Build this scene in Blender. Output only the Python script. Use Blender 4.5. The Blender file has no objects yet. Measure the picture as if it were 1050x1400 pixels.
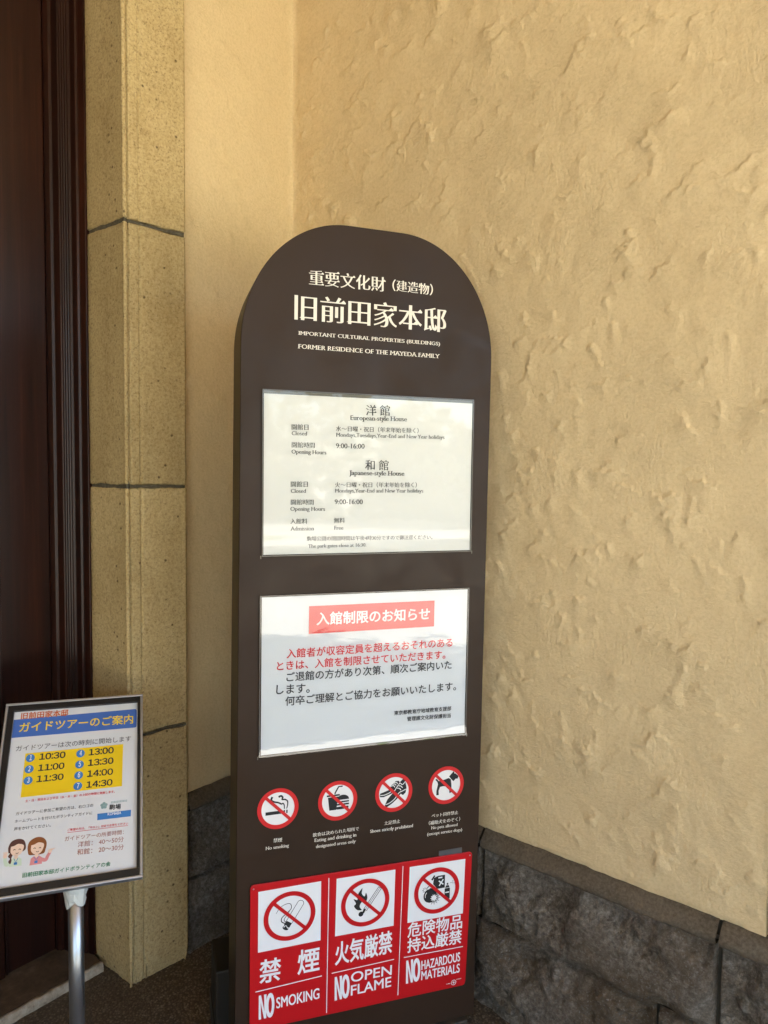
import bpy, math, random
import numpy as np
from mathutils import Matrix, Vector
from mathutils.geometry import delaunay_2d_cdt

C = bpy.context.scene.collection
S = bpy.context.scene
R = math.radians

# ---------------------------------------------------------------- camera, sky, sun, exposure
cam_d = bpy.data.cameras.new('camera'); cam = bpy.data.objects.new('camera', cam_d); C.objects.link(cam)
S.camera = cam
cam_d.sensor_fit = 'VERTICAL'; cam_d.sensor_height = 36.0; cam_d.lens = 36.0 * 950 / 1400
cam_d.clip_start = 0.02; cam_d.clip_end = 2000
rx = Vector((0.999938097, 0.000609215096, 0.0111099735)).normalized()
fw = Vector((0, 0.998499945, -0.0547527173)).normalized()
up = rx.cross(fw).normalized(); rx = fw.cross(up)
cam.matrix_world = Matrix(((rx.x, up.x, -fw.x, 0), (rx.y, up.y, -fw.y, 0), (rx.z, up.z, -fw.z, 1.3), (0, 0, 0, 1)))

E1 = Vector((math.sin(R(40)), math.cos(R(40)), 0))       # along the facade, towards the inner corner
E2 = Vector((math.cos(R(40)), -math.sin(R(40)), 0))      # out of the facade
CORNER = Vector((-0.28084, 2.10541, 0))
SUN_EL = 60.0
sd = (E2 * 0.80 + E1 * 0.60).normalized()
sunvec = Vector((sd.x * math.cos(R(SUN_EL)), sd.y * math.cos(R(SUN_EL)), math.sin(R(SUN_EL))))
sun_d = bpy.data.lights.new('sun', 'SUN'); sun = bpy.data.objects.new('sun', sun_d); C.objects.link(sun)
sun_d.energy = 5.0; sun_d.angle = R(0.5); sun_d.color = (1.0, 0.94, 0.84)
sun.rotation_euler = sunvec.to_track_quat('Z', 'Y').to_euler(); sun.location = (0, 0, 12)
W = bpy.data.worlds.new('World'); S.world = W; W.use_nodes = True
nt = W.node_tree; bg = nt.nodes['Background']
sky = nt.nodes.new('ShaderNodeTexSky'); sky.sky_type = 'NISHITA'; sky.sun_disc = False
sky.sun_elevation = R(SUN_EL); sky.sun_rotation = math.atan2(sunvec.x, sunvec.y)
nt.links.new(sky.outputs[0], bg.inputs[0]); bg.inputs[1].default_value = 0.10
S.view_settings.view_transform = 'Standard'; S.view_settings.look = 'None'
S.view_settings.exposure = 3.47; S.view_settings.gamma = 1.0; S.view_settings.use_curve_mapping = False
S.cycles.max_bounces = 10; S.cycles.diffuse_bounces = 6; S.cycles.glossy_bounces = 4; S.cycles.transparent_max_bounces = 12
S.cycles.sample_clamp_indirect = 8

# ---------------------------------------------------------------- materials
def mat(name, col, rough=0.6, spec=0.5, metal=0.0, emis=None):
    m = bpy.data.materials.new(name); m.use_nodes = True
    b = m.node_tree.nodes['Principled BSDF']
    b.inputs['Base Color'].default_value = (*col, 1); b.inputs['Roughness'].default_value = rough
    b.inputs['Specular IOR Level'].default_value = spec; b.inputs['Metallic'].default_value = metal
    return m
class NT:
    def __init__(s, m): s.m = m; s.t = m.node_tree; s.b = s.t.nodes['Principled BSDF']; s.co = None
    def n(s, typ, **kw):
        x = s.t.nodes.new(typ)
        for k, v in kw.items():
            if k.startswith('i_'):
                x.inputs[k[2:]].default_value = v
            else: setattr(x, k, v)
        return x
    def l(s, a, b): s.t.links.new(a, b)
    def coords(s, scale=(1, 1, 1), rot=(0, 0, 0)):
        if s.co is None: s.co = s.n('ShaderNodeTexCoord')
        mp = s.n('ShaderNodeMapping'); mp.inputs['Scale'].default_value = scale; mp.inputs['Rotation'].default_value = rot
        s.l(s.co.outputs['Object'], mp.inputs[0]); return mp.outputs[0]
    def noise(s, scale, detail=4, rough=.6, sc=(1, 1, 1), rot=(0, 0, 0), dist=0):
        x = s.n('ShaderNodeTexNoise'); s.l(s.coords(sc, rot), x.inputs['Vector'])
        x.inputs['Scale'].default_value = scale; x.inputs['Detail'].default_value = detail; x.inputs['Roughness'].default_value = rough
        x.inputs['Distortion'].default_value = dist
        return x.outputs[0]
    def voro(s, scale, sc=(1, 1, 1), feat='F1', rand=1.0):
        x = s.n('ShaderNodeTexVoronoi'); x.feature = feat; s.l(s.coords(sc), x.inputs['Vector']); x.inputs['Scale'].default_value = scale
        x.inputs['Randomness'].default_value = rand
        return x.outputs
    def ramp(s, fac, stops):
        x = s.n('ShaderNodeValToRGB'); s.l(fac, x.inputs[0]); e = x.color_ramp.elements
        while len(e) < len(stops): e.new(.5)
        for q, (p, c) in zip(e, stops):
            q.position = p; q.color = (*c, 1) if isinstance(c, tuple) else (c, c, c, 1)
        return x.outputs[0]
    def mix(s, a, b, fac, mode='MIX'):
        x = s.n('ShaderNodeMix'); x.data_type = 'RGBA'; x.blend_type = mode
        for k, v in ((0, fac), (6, a), (7, b)):
            if isinstance(v, (float, int)): x.inputs[k].default_value = v if k == 0 else (v, v, v, 1)
            elif isinstance(v, tuple): x.inputs[k].default_value = (*v, 1)
            else: s.l(v, x.inputs[k])
        return x.outputs[2]
    def math(s, op, a, b=0.0):
        x = s.n('ShaderNodeMath'); x.operation = op
        for k, v in ((0, a), (1, b)):
            if isinstance(v, (float, int)): x.inputs[k].default_value = v
            else: s.l(v, x.inputs[k])
        return x.outputs[0]
    def color(s, c): s.l(c, s.b.inputs['Base Color'])
    def roughness(s, c): s.l(c, s.b.inputs['Roughness'])
    def bump(s, h, strength=.5, dist=.002, prev=None):
        x = s.n('ShaderNodeBump'); x.inputs['Strength'].default_value = strength; x.inputs['Distance'].default_value = dist
        s.l(h, x.inputs['Height'])
        if prev is not None: s.l(prev, x.inputs['Normal'])
        s.l(x.outputs[0], s.b.inputs['Normal']); return x.outputs[0]

def stucco_mat(name, col, k=1.0):
    m = mat(name, col, .85, .25); n = NT(m)
    a = n.noise(2.3, 4, .55); b = n.noise(26, 5, .6); c = n.noise(5, 3, .5, dist=.6)
    d0 = tuple(x * .90 for x in col); d1 = tuple(min(1, x * 1.06) for x in col)
    base = n.ramp(a, [(.3, d0), (.7, d1)])
    base = n.mix(base, tuple(x * f for x, f in zip(col, (.86, .82, .76))), n.ramp(c, [(.55, 0.0), (.75, .45)]))
    base = n.mix(base, tuple(x * .82 for x in col), n.ramp(b, [(.52, 0.0), (.8, .35)]))
    fine = n.noise(150, 4, .7)
    n.color(n.mix(base, n.ramp(fine, [(.34, tuple(x * f for x, f in zip(col, (.80, .77, .70)))), (.52, col), (.68, tuple(min(1, x * 1.10) for x in col))]), .42))
    # brush drags: short slanting streaks, and grain
    s1 = n.noise(95, 5, .7, sc=(1, 1, 2.0), rot=(R(40), 0, 0), dist=.4); s2 = n.noise(120, 4, .65, sc=(1, 1, .55), rot=(R(-30), 0, 0), dist=.3)
    g = n.noise(260, 4, .7); m1 = n.ramp(n.noise(9, 4, .6), [(.4, 0.0), (.6, 1.0)]); m2 = n.ramp(n.noise(4, 3, .5), [(.35, .25), (.65, 1.0)])
    h = n.math('MULTIPLY', n.math('ADD', n.math('MULTIPLY', s1, m1), n.math('MULTIPLY', s2, n.math('SUBTRACT', 1.0, m1))), m2)
    p = n.bump(h, .9 * k, .0048); n.bump(g, .45 * k, .0016, p)
    return m
M = {}
M['stucco'] = stucco_mat('cream_stucco', (.72, .567, .333))
M['stucco_smooth'] = stucco_mat('cream_stucco_smooth', (.71, .563, .325), .65)

def sandstone():
    m = mat('tuff_stone', (.4, .3, .17), .9, .2); n = NT(m)
    a = n.noise(3.0, 5, .6, sc=(1, 1, .45)); st = n.noise(9, 4, .6, sc=(1, 1, .12)); f = n.noise(150, 5, .7); p1 = n.noise(185, 3, .55); p2 = n.voro(58)
    base = n.ramp(a, [(.25, (.43, .335, .165)), (.5, (.54, .43, .225)), (.75, (.62, .505, .285))])
    base = n.mix(base, (.33, .235, .11), n.ramp(st, [(.5, 0.0), (.8, .5)]))
    base = n.mix(base, n.ramp(f, [(.3, (.27, .185, .085)), (.5, (.54, .43, .23)), (.75, (.74, .63, .40))]), .55)
    spk = n.math('MULTIPLY', n.ramp(p1, [(.57, 0.0), (.66, 1.0)]), n.ramp(a, [(.3, .35), (.6, 1.0)]))
    base = n.mix(base, (.17, .115, .055), n.math('MULTIPLY', spk, .65))
    pit = n.ramp(p2['Distance'], [(.12, 1.0), (.24, 0.0)])
    sel = n.ramp(p2['Color'], [(.80, 0.0), (.82, 1.0)])
    pit = n.math('MULTIPLY', pit, sel)
    oi = n.n('ShaderNodeObjectInfo'); tone = n.ramp(oi.outputs['Random'], [(0.0, (.86, .84, .80)), (.5, (1.0, .98, .94)), (1.0, (1.08, 1.07, 1.04))])
    patch = n.ramp(n.noise(5.5, 4, .6, sc=(1, 1, .6), dist=.5), [(.38, (1.06, 1.05, 1.02)), (.56, (.95, .92, .86)), (.72, (.74, .68, .58))])
    base = n.mix(n.mix(base, tone, 1.0, 'MULTIPLY'), patch, .8, 'MULTIPLY')
    n.color(n.mix(base, (.10, .065, .03), n.math('MULTIPLY', pit, .8)))
    h = n.math('SUBTRACT', n.math('MULTIPLY', f, .7), n.math('ADD', n.math('MULTIPLY', spk, .5), pit))
    n.bump(h, .7, .0016)
    return m
M['tuff'] = sandstone()
def mortar():
    m = mat('dark_mortar', (.065, .055, .035), .95, .1); n = NT(m)
    n.color(n.ramp(n.noise(120, 4, .7), [(.3, (.075, .066, .045)), (.7, (.16, .14, .10))])); n.bump(n.noise(200, 3), .6, .001); return m
M['mortar'] = mortar()
def rockface():
    m = mat('rock_faced_andesite', (.11, .095, .08), .82, .35); n = NT(m)
    a = n.noise(7, 5, .6); f = n.noise(90, 6, .75); s = n.noise(230, 2, .5); w = n.noise(3, 3, .5)
    base = n.ramp(a, [(.3, (.18, .145, .108)), (.55, (.34, .296, .242)), (.8, (.49, .445, .385))])
    base = n.mix(base, n.ramp(f, [(.34, (.055, .045, .036)), (.5, (.26, .225, .184)), (.66, (.58, .53, .465))]), .65)
    base = n.mix(base, (.16, .11, .06), n.ramp(w, [(.45, 0.0), (.65, .7)]))
    n.color(n.mix(base, (.52, .49, .45), n.ramp(s, [(.58, 0.0), (.72, .42)])))
    p = n.bump(f, 1.0, .014); n.bump(n.noise(34, 6, .72, dist=.5), 1.0, .034, p)
    return m
M['rock'] = rockface()
def tooled():
    m = mat('tooled_andesite', (.13, .105, .075), .85, .3); n = NT(m)
    f = n.noise(160, 4, .7); a = n.noise(11, 4, .6)
    base = n.ramp(a, [(.3, (.085, .066, .044)), (.7, (.15, .122, .088))])
    n.color(n.mix(base, n.ramp(f, [(.35, (.05, .04, .028)), (.7, (.21, .175, .13))]), .45)); n.bump(f, .5, .0014); return m
M['tooled'] = tooled()
def terrazzo():
    m = mat('washed_gravel_floor', (.06, .05, .037), .8, .3); n = NT(m)
    v = n.voro(190); a = n.noise(2.2, 4, .6); g = n.noise(260, 3, .6)
    peb = n.ramp(v['Color'], [(.2, (.085, .066, .045)), (.55, (.155, .122, .084)), (.85, (.26, .21, .15))])
    peb = n.mix(peb, (.045, .034, .023), n.ramp(v['Distance'], [(.35, 0.0), (.6, .7)]))
    n.color(n.mix(peb, n.mix(peb, (.085, .064, .042), .6), n.ramp(a, [(.4, 0.0), (.65, 1.0)])))
    n.bump(n.math('SUBTRACT', 1.0, v['Distance']), .7, .002); return m
M['floor'] = terrazzo()
def gravel():
    m = mat('pale_gravel', (.42, .35, .26), .9, .2); n = NT(m)
    n.color(n.ramp(n.noise(.8, 8, .7), [(.3, (.36, .335, .29)), (.5, (.46, .435, .385)), (.7, (.54, .515, .47))])); return m
M['gravel'] = gravel()
def grass():
    m = mat('grass', (.12, .17, .04), .9, .2); n = NT(m)
    n.color(n.ramp(n.noise(3, 8, .7), [(.3, (.07, .11, .02)), (.7, (.24, .28, .08))])); return m
M['grass'] = grass()
M['leaf'] = mat('leaf', (.05, .085, .022), .7, .3)
M['ceiling'] = mat('brown_timber_ceiling', (.30, .21, .12), .8, .2)
M['side_stucco'] = mat('plain_cream_stucco', (.60, .49, .31), .9, .2)
M['plinth_joint'] = mat('plinth_joint_mortar', (.10, .085, .065), .95, .1)
def wood():
    m = mat('dark_varnished_wood', (.03, .008, .004), .3, .3); n = NT(m)
    g = n.noise(1, 5, .65, sc=(55, 55, 1.6)); h = n.noise(1, 3, .5, sc=(9, 9, .7))
    base = n.ramp(g, [(.3, (.010, .0030, .0017)), (.55, (.026, .0068, .0034)), (.75, (.050, .0145, .0068))])
    n.color(n.mix(base, (.012, .0036, .0024), n.ramp(h, [(.4, 0.0), (.65, .7)])))
    n.roughness(n.ramp(h, [(.3, .28), (.7, .42)])); n.bump(g, .12, .0008); return m
M['wood'] = wood()
def brown_paint():
    m = mat('brown_board_paint', (.030, .019, .015), .46, .22); n = NT(m)
    a = n.noise(4, 4, .6); n.color(n.ramp(a, [(.35, (.029, .0168, .0102)), (.65, (.035, .0205, .0128))]))
    n.roughness(n.ramp(n.noise(9, 6, .65, sc=(1, 1, .5), dist=.6), [(.3, .34), (.5, .46), (.7, .60)])); n.bump(n.noise(500, 2), .05, .0003); return m
M['brown'] = brown_paint()
M['brown_edge'] = mat('brown_edge_paint', (.050, .034, .016), .45, .35)
M['black_box'] = mat('black_weight_box', (.018, .015, .011), .6, .4)
M['steel_base'] = mat('brown_base_plate', (.05, .041, .031), .55, .4)
M['ivory'] = mat('ivory_lettering', (.80, .76, .67), .55, .3)
M['white'] = mat('white_print', (.80, .80, .80), .5, .4)
M['paper'] = mat('notice_paper', (.67, .68, .69), .7, .3)
M['paper_warm_lit'] = mat('notice_paper_warm_lit', (.72, .71, .67), .7, .3)  # white sheet with warm reflected light put into its colour
M['ink'] = mat('black_ink', (.035, .034, .036), .6, .3)
M['ink_grey'] = mat('dark_grey_ink', (.042, .040, .042), .6, .3)
M['red_ink'] = mat('red_ink', (.66, .045, .05), .6, .3)
M['banner'] = mat('banner_red', (.66, .055, .055), .6, .3)
M['sign_red'] = mat('prohibition_red', (.60, .020, .022), .4, .4)
M['plate_red'] = mat('plate_red', (.52, .008, .012), .35, .4)
M['plate_white'] = mat('plate_white', (.82, .84, .86), .35, .4)
M['symbol'] = mat('symbol_black', (.018, .020, .022), .5, .3)
M['alu'] = mat('brushed_aluminium', (.50, .52, .57), .45, .5, .85)
M['steel'] = mat('satin_steel', (.38, .40, .43), .28, .5, .9)
M['frame_black'] = mat('frame_inner_black', (.012, .012, .013), .4, .4)
M['tape'] = mat('white_tape', (.62, .64, .60), .5, .4)
M['tape_grey'] = mat('grey_tape', (.085, .09, .10), .35, .5)
M['blue'] = mat('poster_blue', (.060, .145, .46), .5, .3)
M['bar_blue'] = mat('logo_blue', (.05, .20, .52), .5, .3)
M['yellow'] = mat('poster_yellow', (.82, .56, .012), .5, .3)
M['yellow_text'] = mat('poster_yellow_text', (.86, .62, .04), .5, .3)
M['orange'] = mat('poster_orange', (.55, .12, .03), .5, .3)
M['brown_ink'] = mat('brown_ink', (.38, .15, .12), .6, .3)
M['green_ink'] = mat('green_ink', (.035, .22, .10), .6, .3)
M['hair_dark'] = mat('hair_print_dark', (.11, .045, .035), .6, .3)
M['hair_brown'] = mat('hair_print_brown', (.25, .085, .025), .6, .3)
M['skin'] = mat('skin_print', (.83, .60, .46), .6, .3)
M['jacket_green'] = mat('jacket_print_green', (.58, .68, .52), .6, .3)
M['jacket_pink'] = mat('jacket_print_pink', (.70, .27, .27), .6, .3)
M['logo_grey'] = mat('logo_print', (.27, .40, .40), .6, .3)
def marble():
    m = mat('pale_threshold_stone', (.45, .40, .33), .7, .3); n = NT(m)
    n.color(n.ramp(n.noise(40, 6, .7), [(.3, (.16, .125, .085)), (.5, (.32, .27, .20)), (.7, (.46, .40, .31))])); n.bump(n.noise(90, 4), .4, .002); return m
M['nosing'] = marble()
def tread():
    m = mat('worn_tread_stone', (.16, .12, .08), .75, .3); n = NT(m)
    n.color(n.ramp(n.noise(22, 6, .7), [(.3, (.055, .036, .021)), (.55, (.10, .068, .042)), (.75, (.17, .12, .08))])); n.bump(n.noise(70, 4), .3, .001); return m
M['tread'] = tread()
def sleeve_mat(name, bumpy, ior=1.5):
    m = bpy.data.materials.new(name); m.use_nodes = True; t = m.node_tree; t.nodes.clear()
    o = t.nodes.new('ShaderNodeOutputMaterial'); mx = t.nodes.new('ShaderNodeMixShader'); tr = t.nodes.new('ShaderNodeBsdfTransparent'); gl = t.nodes.new('ShaderNodeBsdfGlossy')
    fr = t.nodes.new('ShaderNodeFresnel'); fr.inputs['IOR'].default_value = ior
    gl.inputs['Roughness'].default_value = .02; gl.inputs['Color'].default_value = (1, 1, 1, 1); tr.inputs['Color'].default_value = (.97, .97, .96, 1)
    co = t.nodes.new('ShaderNodeTexCoord'); mp = t.nodes.new('ShaderNodeMapping'); mp.inputs['Scale'].default_value = (1, 1.6, 1)
    ns = t.nodes.new('ShaderNodeTexNoise'); ns.inputs['Scale'].default_value = 13; ns.inputs['Detail'].default_value = 4
    bp = t.nodes.new('ShaderNodeBump'); bp.inputs['Strength'].default_value = bumpy; bp.inputs['Distance'].default_value = .004
    L = t.links.new; L(co.outputs['Object'], mp.inputs[0]); L(mp.outputs[0], ns.inputs['Vector']); L(ns.outputs[0], bp.inputs['Height'])
    L(bp.outputs[0], gl.inputs['Normal'])
    L(fr.outputs[0], mx.inputs[0]); L(tr.outputs[0], mx.inputs[1]); L(gl.outputs[0], mx.inputs[2]); L(mx.outputs[0], o.inputs[0])
    return m
M['sleeve_flat'] = sleeve_mat('clear_stiff_sleeve', .006, 1.42)
M['sleeve_wavy'] = sleeve_mat('clear_wavy_sleeve', .16)
M['sleeve_edge'] = mat('sleeve_edge', (.13, .12, .11), .18, .6)
M['sleeve_edge_light'] = mat('sleeve_edge_light', (.16, .145, .115), .4, .3)

# ---------------------------------------------------------------- helpers
def link(o, parent=None):
    C.objects.link(o)
    if parent is not None: o.parent = parent
    return o
def mesh_obj(name, verts, faces, m, parent=None, smooth=False):
    me = bpy.data.meshes.new(name); me.from_pydata([tuple(v) for v in verts], [], [tuple(f) for f in faces]); me.update()
    if m is not None: me.materials.append(m)
    if smooth: me.polygons.foreach_set('use_smooth', [True] * len(me.polygons))
    return link(bpy.data.objects.new(name, me), parent)
def thing(name, label, cat, matrix=None, group=None):
    o = bpy.data.objects.new(name, None); C.objects.link(o); o.empty_display_size = .1
    if matrix is not None: o.matrix_world = matrix
    o['label'] = label; o['category'] = cat
    if group: o['group'] = group
    return o
def structure(name, verts, faces, m, kind='structure'):
    o = mesh_obj(name, verts, faces, m); o['kind'] = kind; return o
def wallmat(b, a, z=0):                       # local x = out of the facade, y = along it, z = up
    p = CORNER + E2 * b + E1 * a
    return Matrix(((E2.x, E1.x, 0, p.x), (E2.y, E1.y, 0, p.y), (0, 0, 1, z), (0, 0, 0, 1)))
def box(v, f, x0, x1, y0, y1, z0, z1):
    i = len(v)
    v += [(x0, y0, z0), (x1, y0, z0), (x1, y1, z0), (x0, y1, z0), (x0, y0, z1), (x1, y0, z1), (x1, y1, z1), (x0, y1, z1)]
    f += [tuple(i + k for k in q) for q in ((3, 2, 1, 0), (4, 5, 6, 7), (0, 1, 5, 4), (1, 2, 6, 5), (2, 3, 7, 6), (3, 0, 4, 7))]
def bevel(o, w, seg=2, ang=40):
    b = o.modifiers.new('bevel', 'BEVEL'); b.width = w; b.segments = seg; b.limit_method = 'ANGLE'; b.angle_limit = R(ang); return o
def prism(pts, z0, z1):                       # closed outline (counter-clockwise) -> solid
    n = len(pts); v = [(x, y, z0) for x, y in pts] + [(x, y, z1) for x, y in pts]
    f = [tuple(range(n - 1, -1, -1)), tuple(range(n, 2 * n))] + [(i, (i + 1) % n, n + (i + 1) % n, n + i) for i in range(n)]
    return v, f
rng = np.random.default_rng(11)
def vnoise(nx, nz, cells_x, cells_z, seed):
    r = np.random.default_rng(seed); g = r.standard_normal((cells_x + 3, cells_z + 3))
    x = np.linspace(0, cells_x - 1e-6, nx); z = np.linspace(0, cells_z - 1e-6, nz)
    xi = x.astype(int); zi = z.astype(int); fx = x - xi; fz = z - zi; fx = fx * fx * (3 - 2 * fx); fz = fz * fz * (3 - 2 * fz)
    a = g[np.ix_(xi, zi)]; b = g[np.ix_(xi + 1, zi)]; c = g[np.ix_(xi, zi + 1)]; d = g[np.ix_(xi + 1, zi + 1)]
    fx = fx[:, None]; fz = fz[None]
    return a * (1 - fx) * (1 - fz) + b * fx * (1 - fz) + c * (1 - fx) * fz + d * fx * fz
def fbm(nx, nz, lx, lz, cell, seed, octs=4, gain=.5):
    h = np.zeros((nx, nz)); am = 1
    for k in range(octs):
        h += am * vnoise(nx, nz, max(1, int(lx / cell * 2 ** k)), max(1, int(lz / cell * 2 ** k)), seed + k * 17); am *= gain
    return h
def grid_obj(name, P, m, parent, flip=False):  # P: (nx, nz, 3)
    nx, nz = P.shape[:2]; idx = np.arange(nx * nz).reshape(nx, nz)
    q = np.stack([idx[:-1, :-1], idx[1:, :-1], idx[1:, 1:], idx[:-1, 1:]], -1).reshape(-1, 4)
    if flip: q = q[:, ::-1]
    me = bpy.data.meshes.new(name); me.vertices.add(nx * nz); me.vertices.foreach_set('co', P.reshape(-1).astype(np.float32))
    me.loops.add(q.size); me.loops.foreach_set('vertex_index', q.reshape(-1).astype(np.int32))
    me.polygons.add(len(q)); me.polygons.foreach_set('loop_start', np.arange(0, q.size, 4, dtype=np.int32)); me.polygons.foreach_set('loop_total', np.full(len(q), 4, dtype=np.int32))
    me.update(calc_edges=True); me.validate(); me.polygons.foreach_set('use_smooth', np.ones(len(me.polygons), dtype=bool)); me.materials.append(m)
    return link(bpy.data.objects.new(name, me), parent)

# ---- flat shapes and lettering (outlines filled as one mesh)
def fill(polys, nonzero=False):
    # constrained triangulation of the outlines, keeping the triangles that lie inside (even-odd, or by winding for lettering)
    vs, es, segs = [], [], []
    for p in polys:
        p = [tuple(map(float, q[:2])) for q in p]
        if len(p) < 3: continue
        i = len(vs); n = len(p); vs += [Vector(q) for q in p]; es += [(i + k, i + (k + 1) % n) for k in range(n)]
        segs += [(*p[k], *p[(k + 1) % n]) for k in range(n)]
    if not vs: return [], []
    V, _, F, *_r = delaunay_2d_cdt(vs, es, [], 0, 1e-7)
    T = []
    for q in F:
        for k in range(1, len(q) - 1): T.append((q[0], q[k], q[k + 1]))
    X = np.array([tuple(v) for v in V]); T = np.array(T); c = X[T].mean(1); s = np.array(segs); wn = np.zeros(len(c), int)
    for k in range(0, len(c), 400):
        cx, cy = c[k:k + 400, 0][:, None], c[k:k + 400, 1][:, None]
        x0, y0, x1, y1 = (s[:, j][None] for j in range(4)); up_ = (y0 <= cy) & (y1 > cy); dn = (y0 > cy) & (y1 <= cy)
        side = (x1 - x0) * (cy - y0) - (cx - x0) * (y1 - y0)
        wn[k:k + 400] = ((up_ & (side > 0)).astype(int) - (dn & (side < 0)).astype(int)).sum(1)
    if nonzero:
        sg = np.sign(area(np.array(max(polys, key=lambda p: abs(area(np.array(p))))))); keep = wn * sg > 0
    else: keep = wn % 2 != 0
    a2 = X[T]; ar = abs((a2[:, 1, 0] - a2[:, 0, 0]) * (a2[:, 2, 1] - a2[:, 0, 1]) - (a2[:, 2, 0] - a2[:, 0, 0]) * (a2[:, 1, 1] - a2[:, 0, 1])); keep &= ar > 1e-13
    return [(x, y, 0) for x, y in X], [tuple(map(int, q)) for q in T[keep]]
def outlines(text):
    cu = bpy.data.curves.new('t', 'FONT'); cu.body = text; o = bpy.data.objects.new('t', cu); C.objects.link(o)
    dg = bpy.context.evaluated_depsgraph_get(); ev = o.evaluated_get(dg); c2 = ev.to_curve(dg)
    polys = []
    for sp in c2.splines:
        bp = sp.bezier_points; n = len(bp); pts = []
        for i in range(n):
            a, b = bp[i], bp[(i + 1) % n]
            p0, p1, p2, p3 = (np.array(q[:2]) for q in (a.co, a.handle_right, b.co, b.handle_left))
            p2, p3 = p3, p2
            d = p3 - p0; L = np.hypot(*d)
            flat = L < 1e-9 or (abs(np.cross(d, p1 - p0)) / (L + 1e-12) < 1e-3 and abs(np.cross(d, p2 - p0)) / (L + 1e-12) < 1e-3)
            ts = [0] if flat else [k / 5 for k in range(5)]
            for t in ts: pts.append(p0 * (1 - t) ** 3 + 3 * p1 * t * (1 - t) ** 2 + 3 * p2 * t * t * (1 - t) + p3 * t ** 3)
        out = [pts[0]]
        for q in pts[1:]:
            if np.hypot(*(q - out[-1])) > 1e-5: out.append(q)
        if len(out) > 2 and np.hypot(*(out[0] - out[-1])) < 1e-5: out.pop()
        if len(out) > 2: polys.append(np.array(out))
    ev.to_curve_clear(); bpy.data.objects.remove(o); bpy.data.curves.remove(cu)
    return polys
def area(p): x, y = p[:, 0], p[:, 1]; return .5 * np.sum(x * np.roll(y, -1) - np.roll(x, -1) * y)
def offset(polys, ax, ay):
    if not polys: return polys
    s = np.sign(area(max(polys, key=lambda p: abs(area(p)))))   # winding of the solid outlines
    res = []
    for p in polys:
        d = np.roll(p, -1, 0) - p; L = np.hypot(d[:, 0], d[:, 1])[:, None] + 1e-12; d = d / L
        n2 = np.stack([d[:, 1], -d[:, 0]], 1) * s; n1 = np.roll(n2, 1, 0)
        s1 = ax * n1[:, 0] ** 2 + ay * n1[:, 1] ** 2; s2 = ax * n2[:, 0] ** 2 + ay * n2[:, 1] ** 2
        det = n1[:, 0] * n2[:, 1] - n1[:, 1] * n2[:, 0]; ok = abs(det) > .2; dd = np.where(ok, det, 1)
        vx = (s1 * n2[:, 1] - s2 * n1[:, 1]) / dd; vy = (n1[:, 0] * s2 - n2[:, 0] * s1) / dd
        nm = n1 + n2; nm /= np.hypot(nm[:, 0], nm[:, 1])[:, None] + 1e-9; sm = (ax * nm[:, 0] ** 2 + ay * nm[:, 1] ** 2)
        vx = np.where(ok, vx, nm[:, 0] * sm); vy = np.where(ok, vy, nm[:, 1] * sm)
        v = np.stack([vx, vy], 1); l = np.hypot(vx, vy)[:, None] + 1e-12; mx = 1.9 * max(abs(ax), abs(ay)); v = v * np.minimum(1, mx / l)
        res.append(p + v)
    return res
def add_uroko(polys, em):                    # the little triangle at the right end of a brush-style bar
    s = np.sign(area(max(polys, key=lambda p: abs(area(p))))); res = []
    for p in polys:
        n = len(p); q = list(map(tuple, p)); ins = {}
        for i in range(n):
            a, b = p[i], p[(i + 1) % n]; d = b - a; pr = p[i] - p[i - 1]; nx = p[(i + 2) % n] - b
            if abs(d[0]) > .25 * abs(d[1]) or not (.012 * em < abs(d[1]) < .075 * em): continue
            if d[1] * s < 0: continue            # solid lies to the left: this is a right-hand end
            if abs(pr[1]) > .15 * abs(pr[0]) or abs(nx[1]) > .15 * abs(nx[0]) or abs(pr[0]) < .1 * em or abs(nx[0]) < .1 * em: continue
            if d[1] > 0: ins[(i + 1)] = ('b', b)
            else: ins[(i + 1)] = ('a', a)
        out = []
        for i in range(n):
            hit = ins.get(i + 1)                 # edge i -> i+1 qualifies
            if hit and hit[0] == 'a':
                x, y = hit[1]; out += [(x - .17 * em, y), (x - .07 * em, y + .085 * em), (x + .012 * em, y)]
            else:
                prev = ins.get(i if i > 0 else n)
                if prev and prev[0] == 'b':
                    x, y = prev[1]; out += [(x + .012 * em, y), (x - .07 * em, y + .085 * em), (x - .17 * em, y)]
                else: out.append(q[i])
        res.append(np.array(out))
    return res
def add_serif(polys, em, sw=.055, sh=.028):  # slab feet on upright stems
    s = np.sign(area(max(polys, key=lambda p: abs(area(p))))); res = []
    for p in polys:
        n = len(p); rep = {}
        for i in range(n):
            a, b = p[i], p[(i + 1) % n]; d = b - a; pr = a - p[i - 1]; nx = p[(i + 2) % n] - b
            if not (abs(d[1]) < .12 * abs(d[0]) and .03 * em < abs(d[0]) < .30 * em): continue
            if not (abs(pr[1]) > .9 * abs(pr[0]) and abs(nx[1]) > .9 * abs(nx[0]) and pr[1] * nx[1] < 0): continue
            if min(abs(pr[1]), abs(nx[1])) < .08 * em or max(abs(pr[1]), abs(nx[1])) < .2 * em or d[0] * s * pr[1] >= 0: continue
            g = sw * em * (1 if d[0] > 0 else -1); h = -sh * em * np.sign(pr[1])
            rep[i] = [(a[0], a[1] + h), (a[0] - g, a[1] + h * .8), (a[0] - g, a[1]), (b[0] + g, b[1]), (b[0] + g, b[1] + h * .8), (b[0], b[1] + h)]
        out = []
        for i in range(n):
            if i in rep: out += rep[i]
            elif (i - 1) % n in rep: pass
            else: out.append(tuple(p[i]))
        res.append(np.array(out))
    return res
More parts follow.
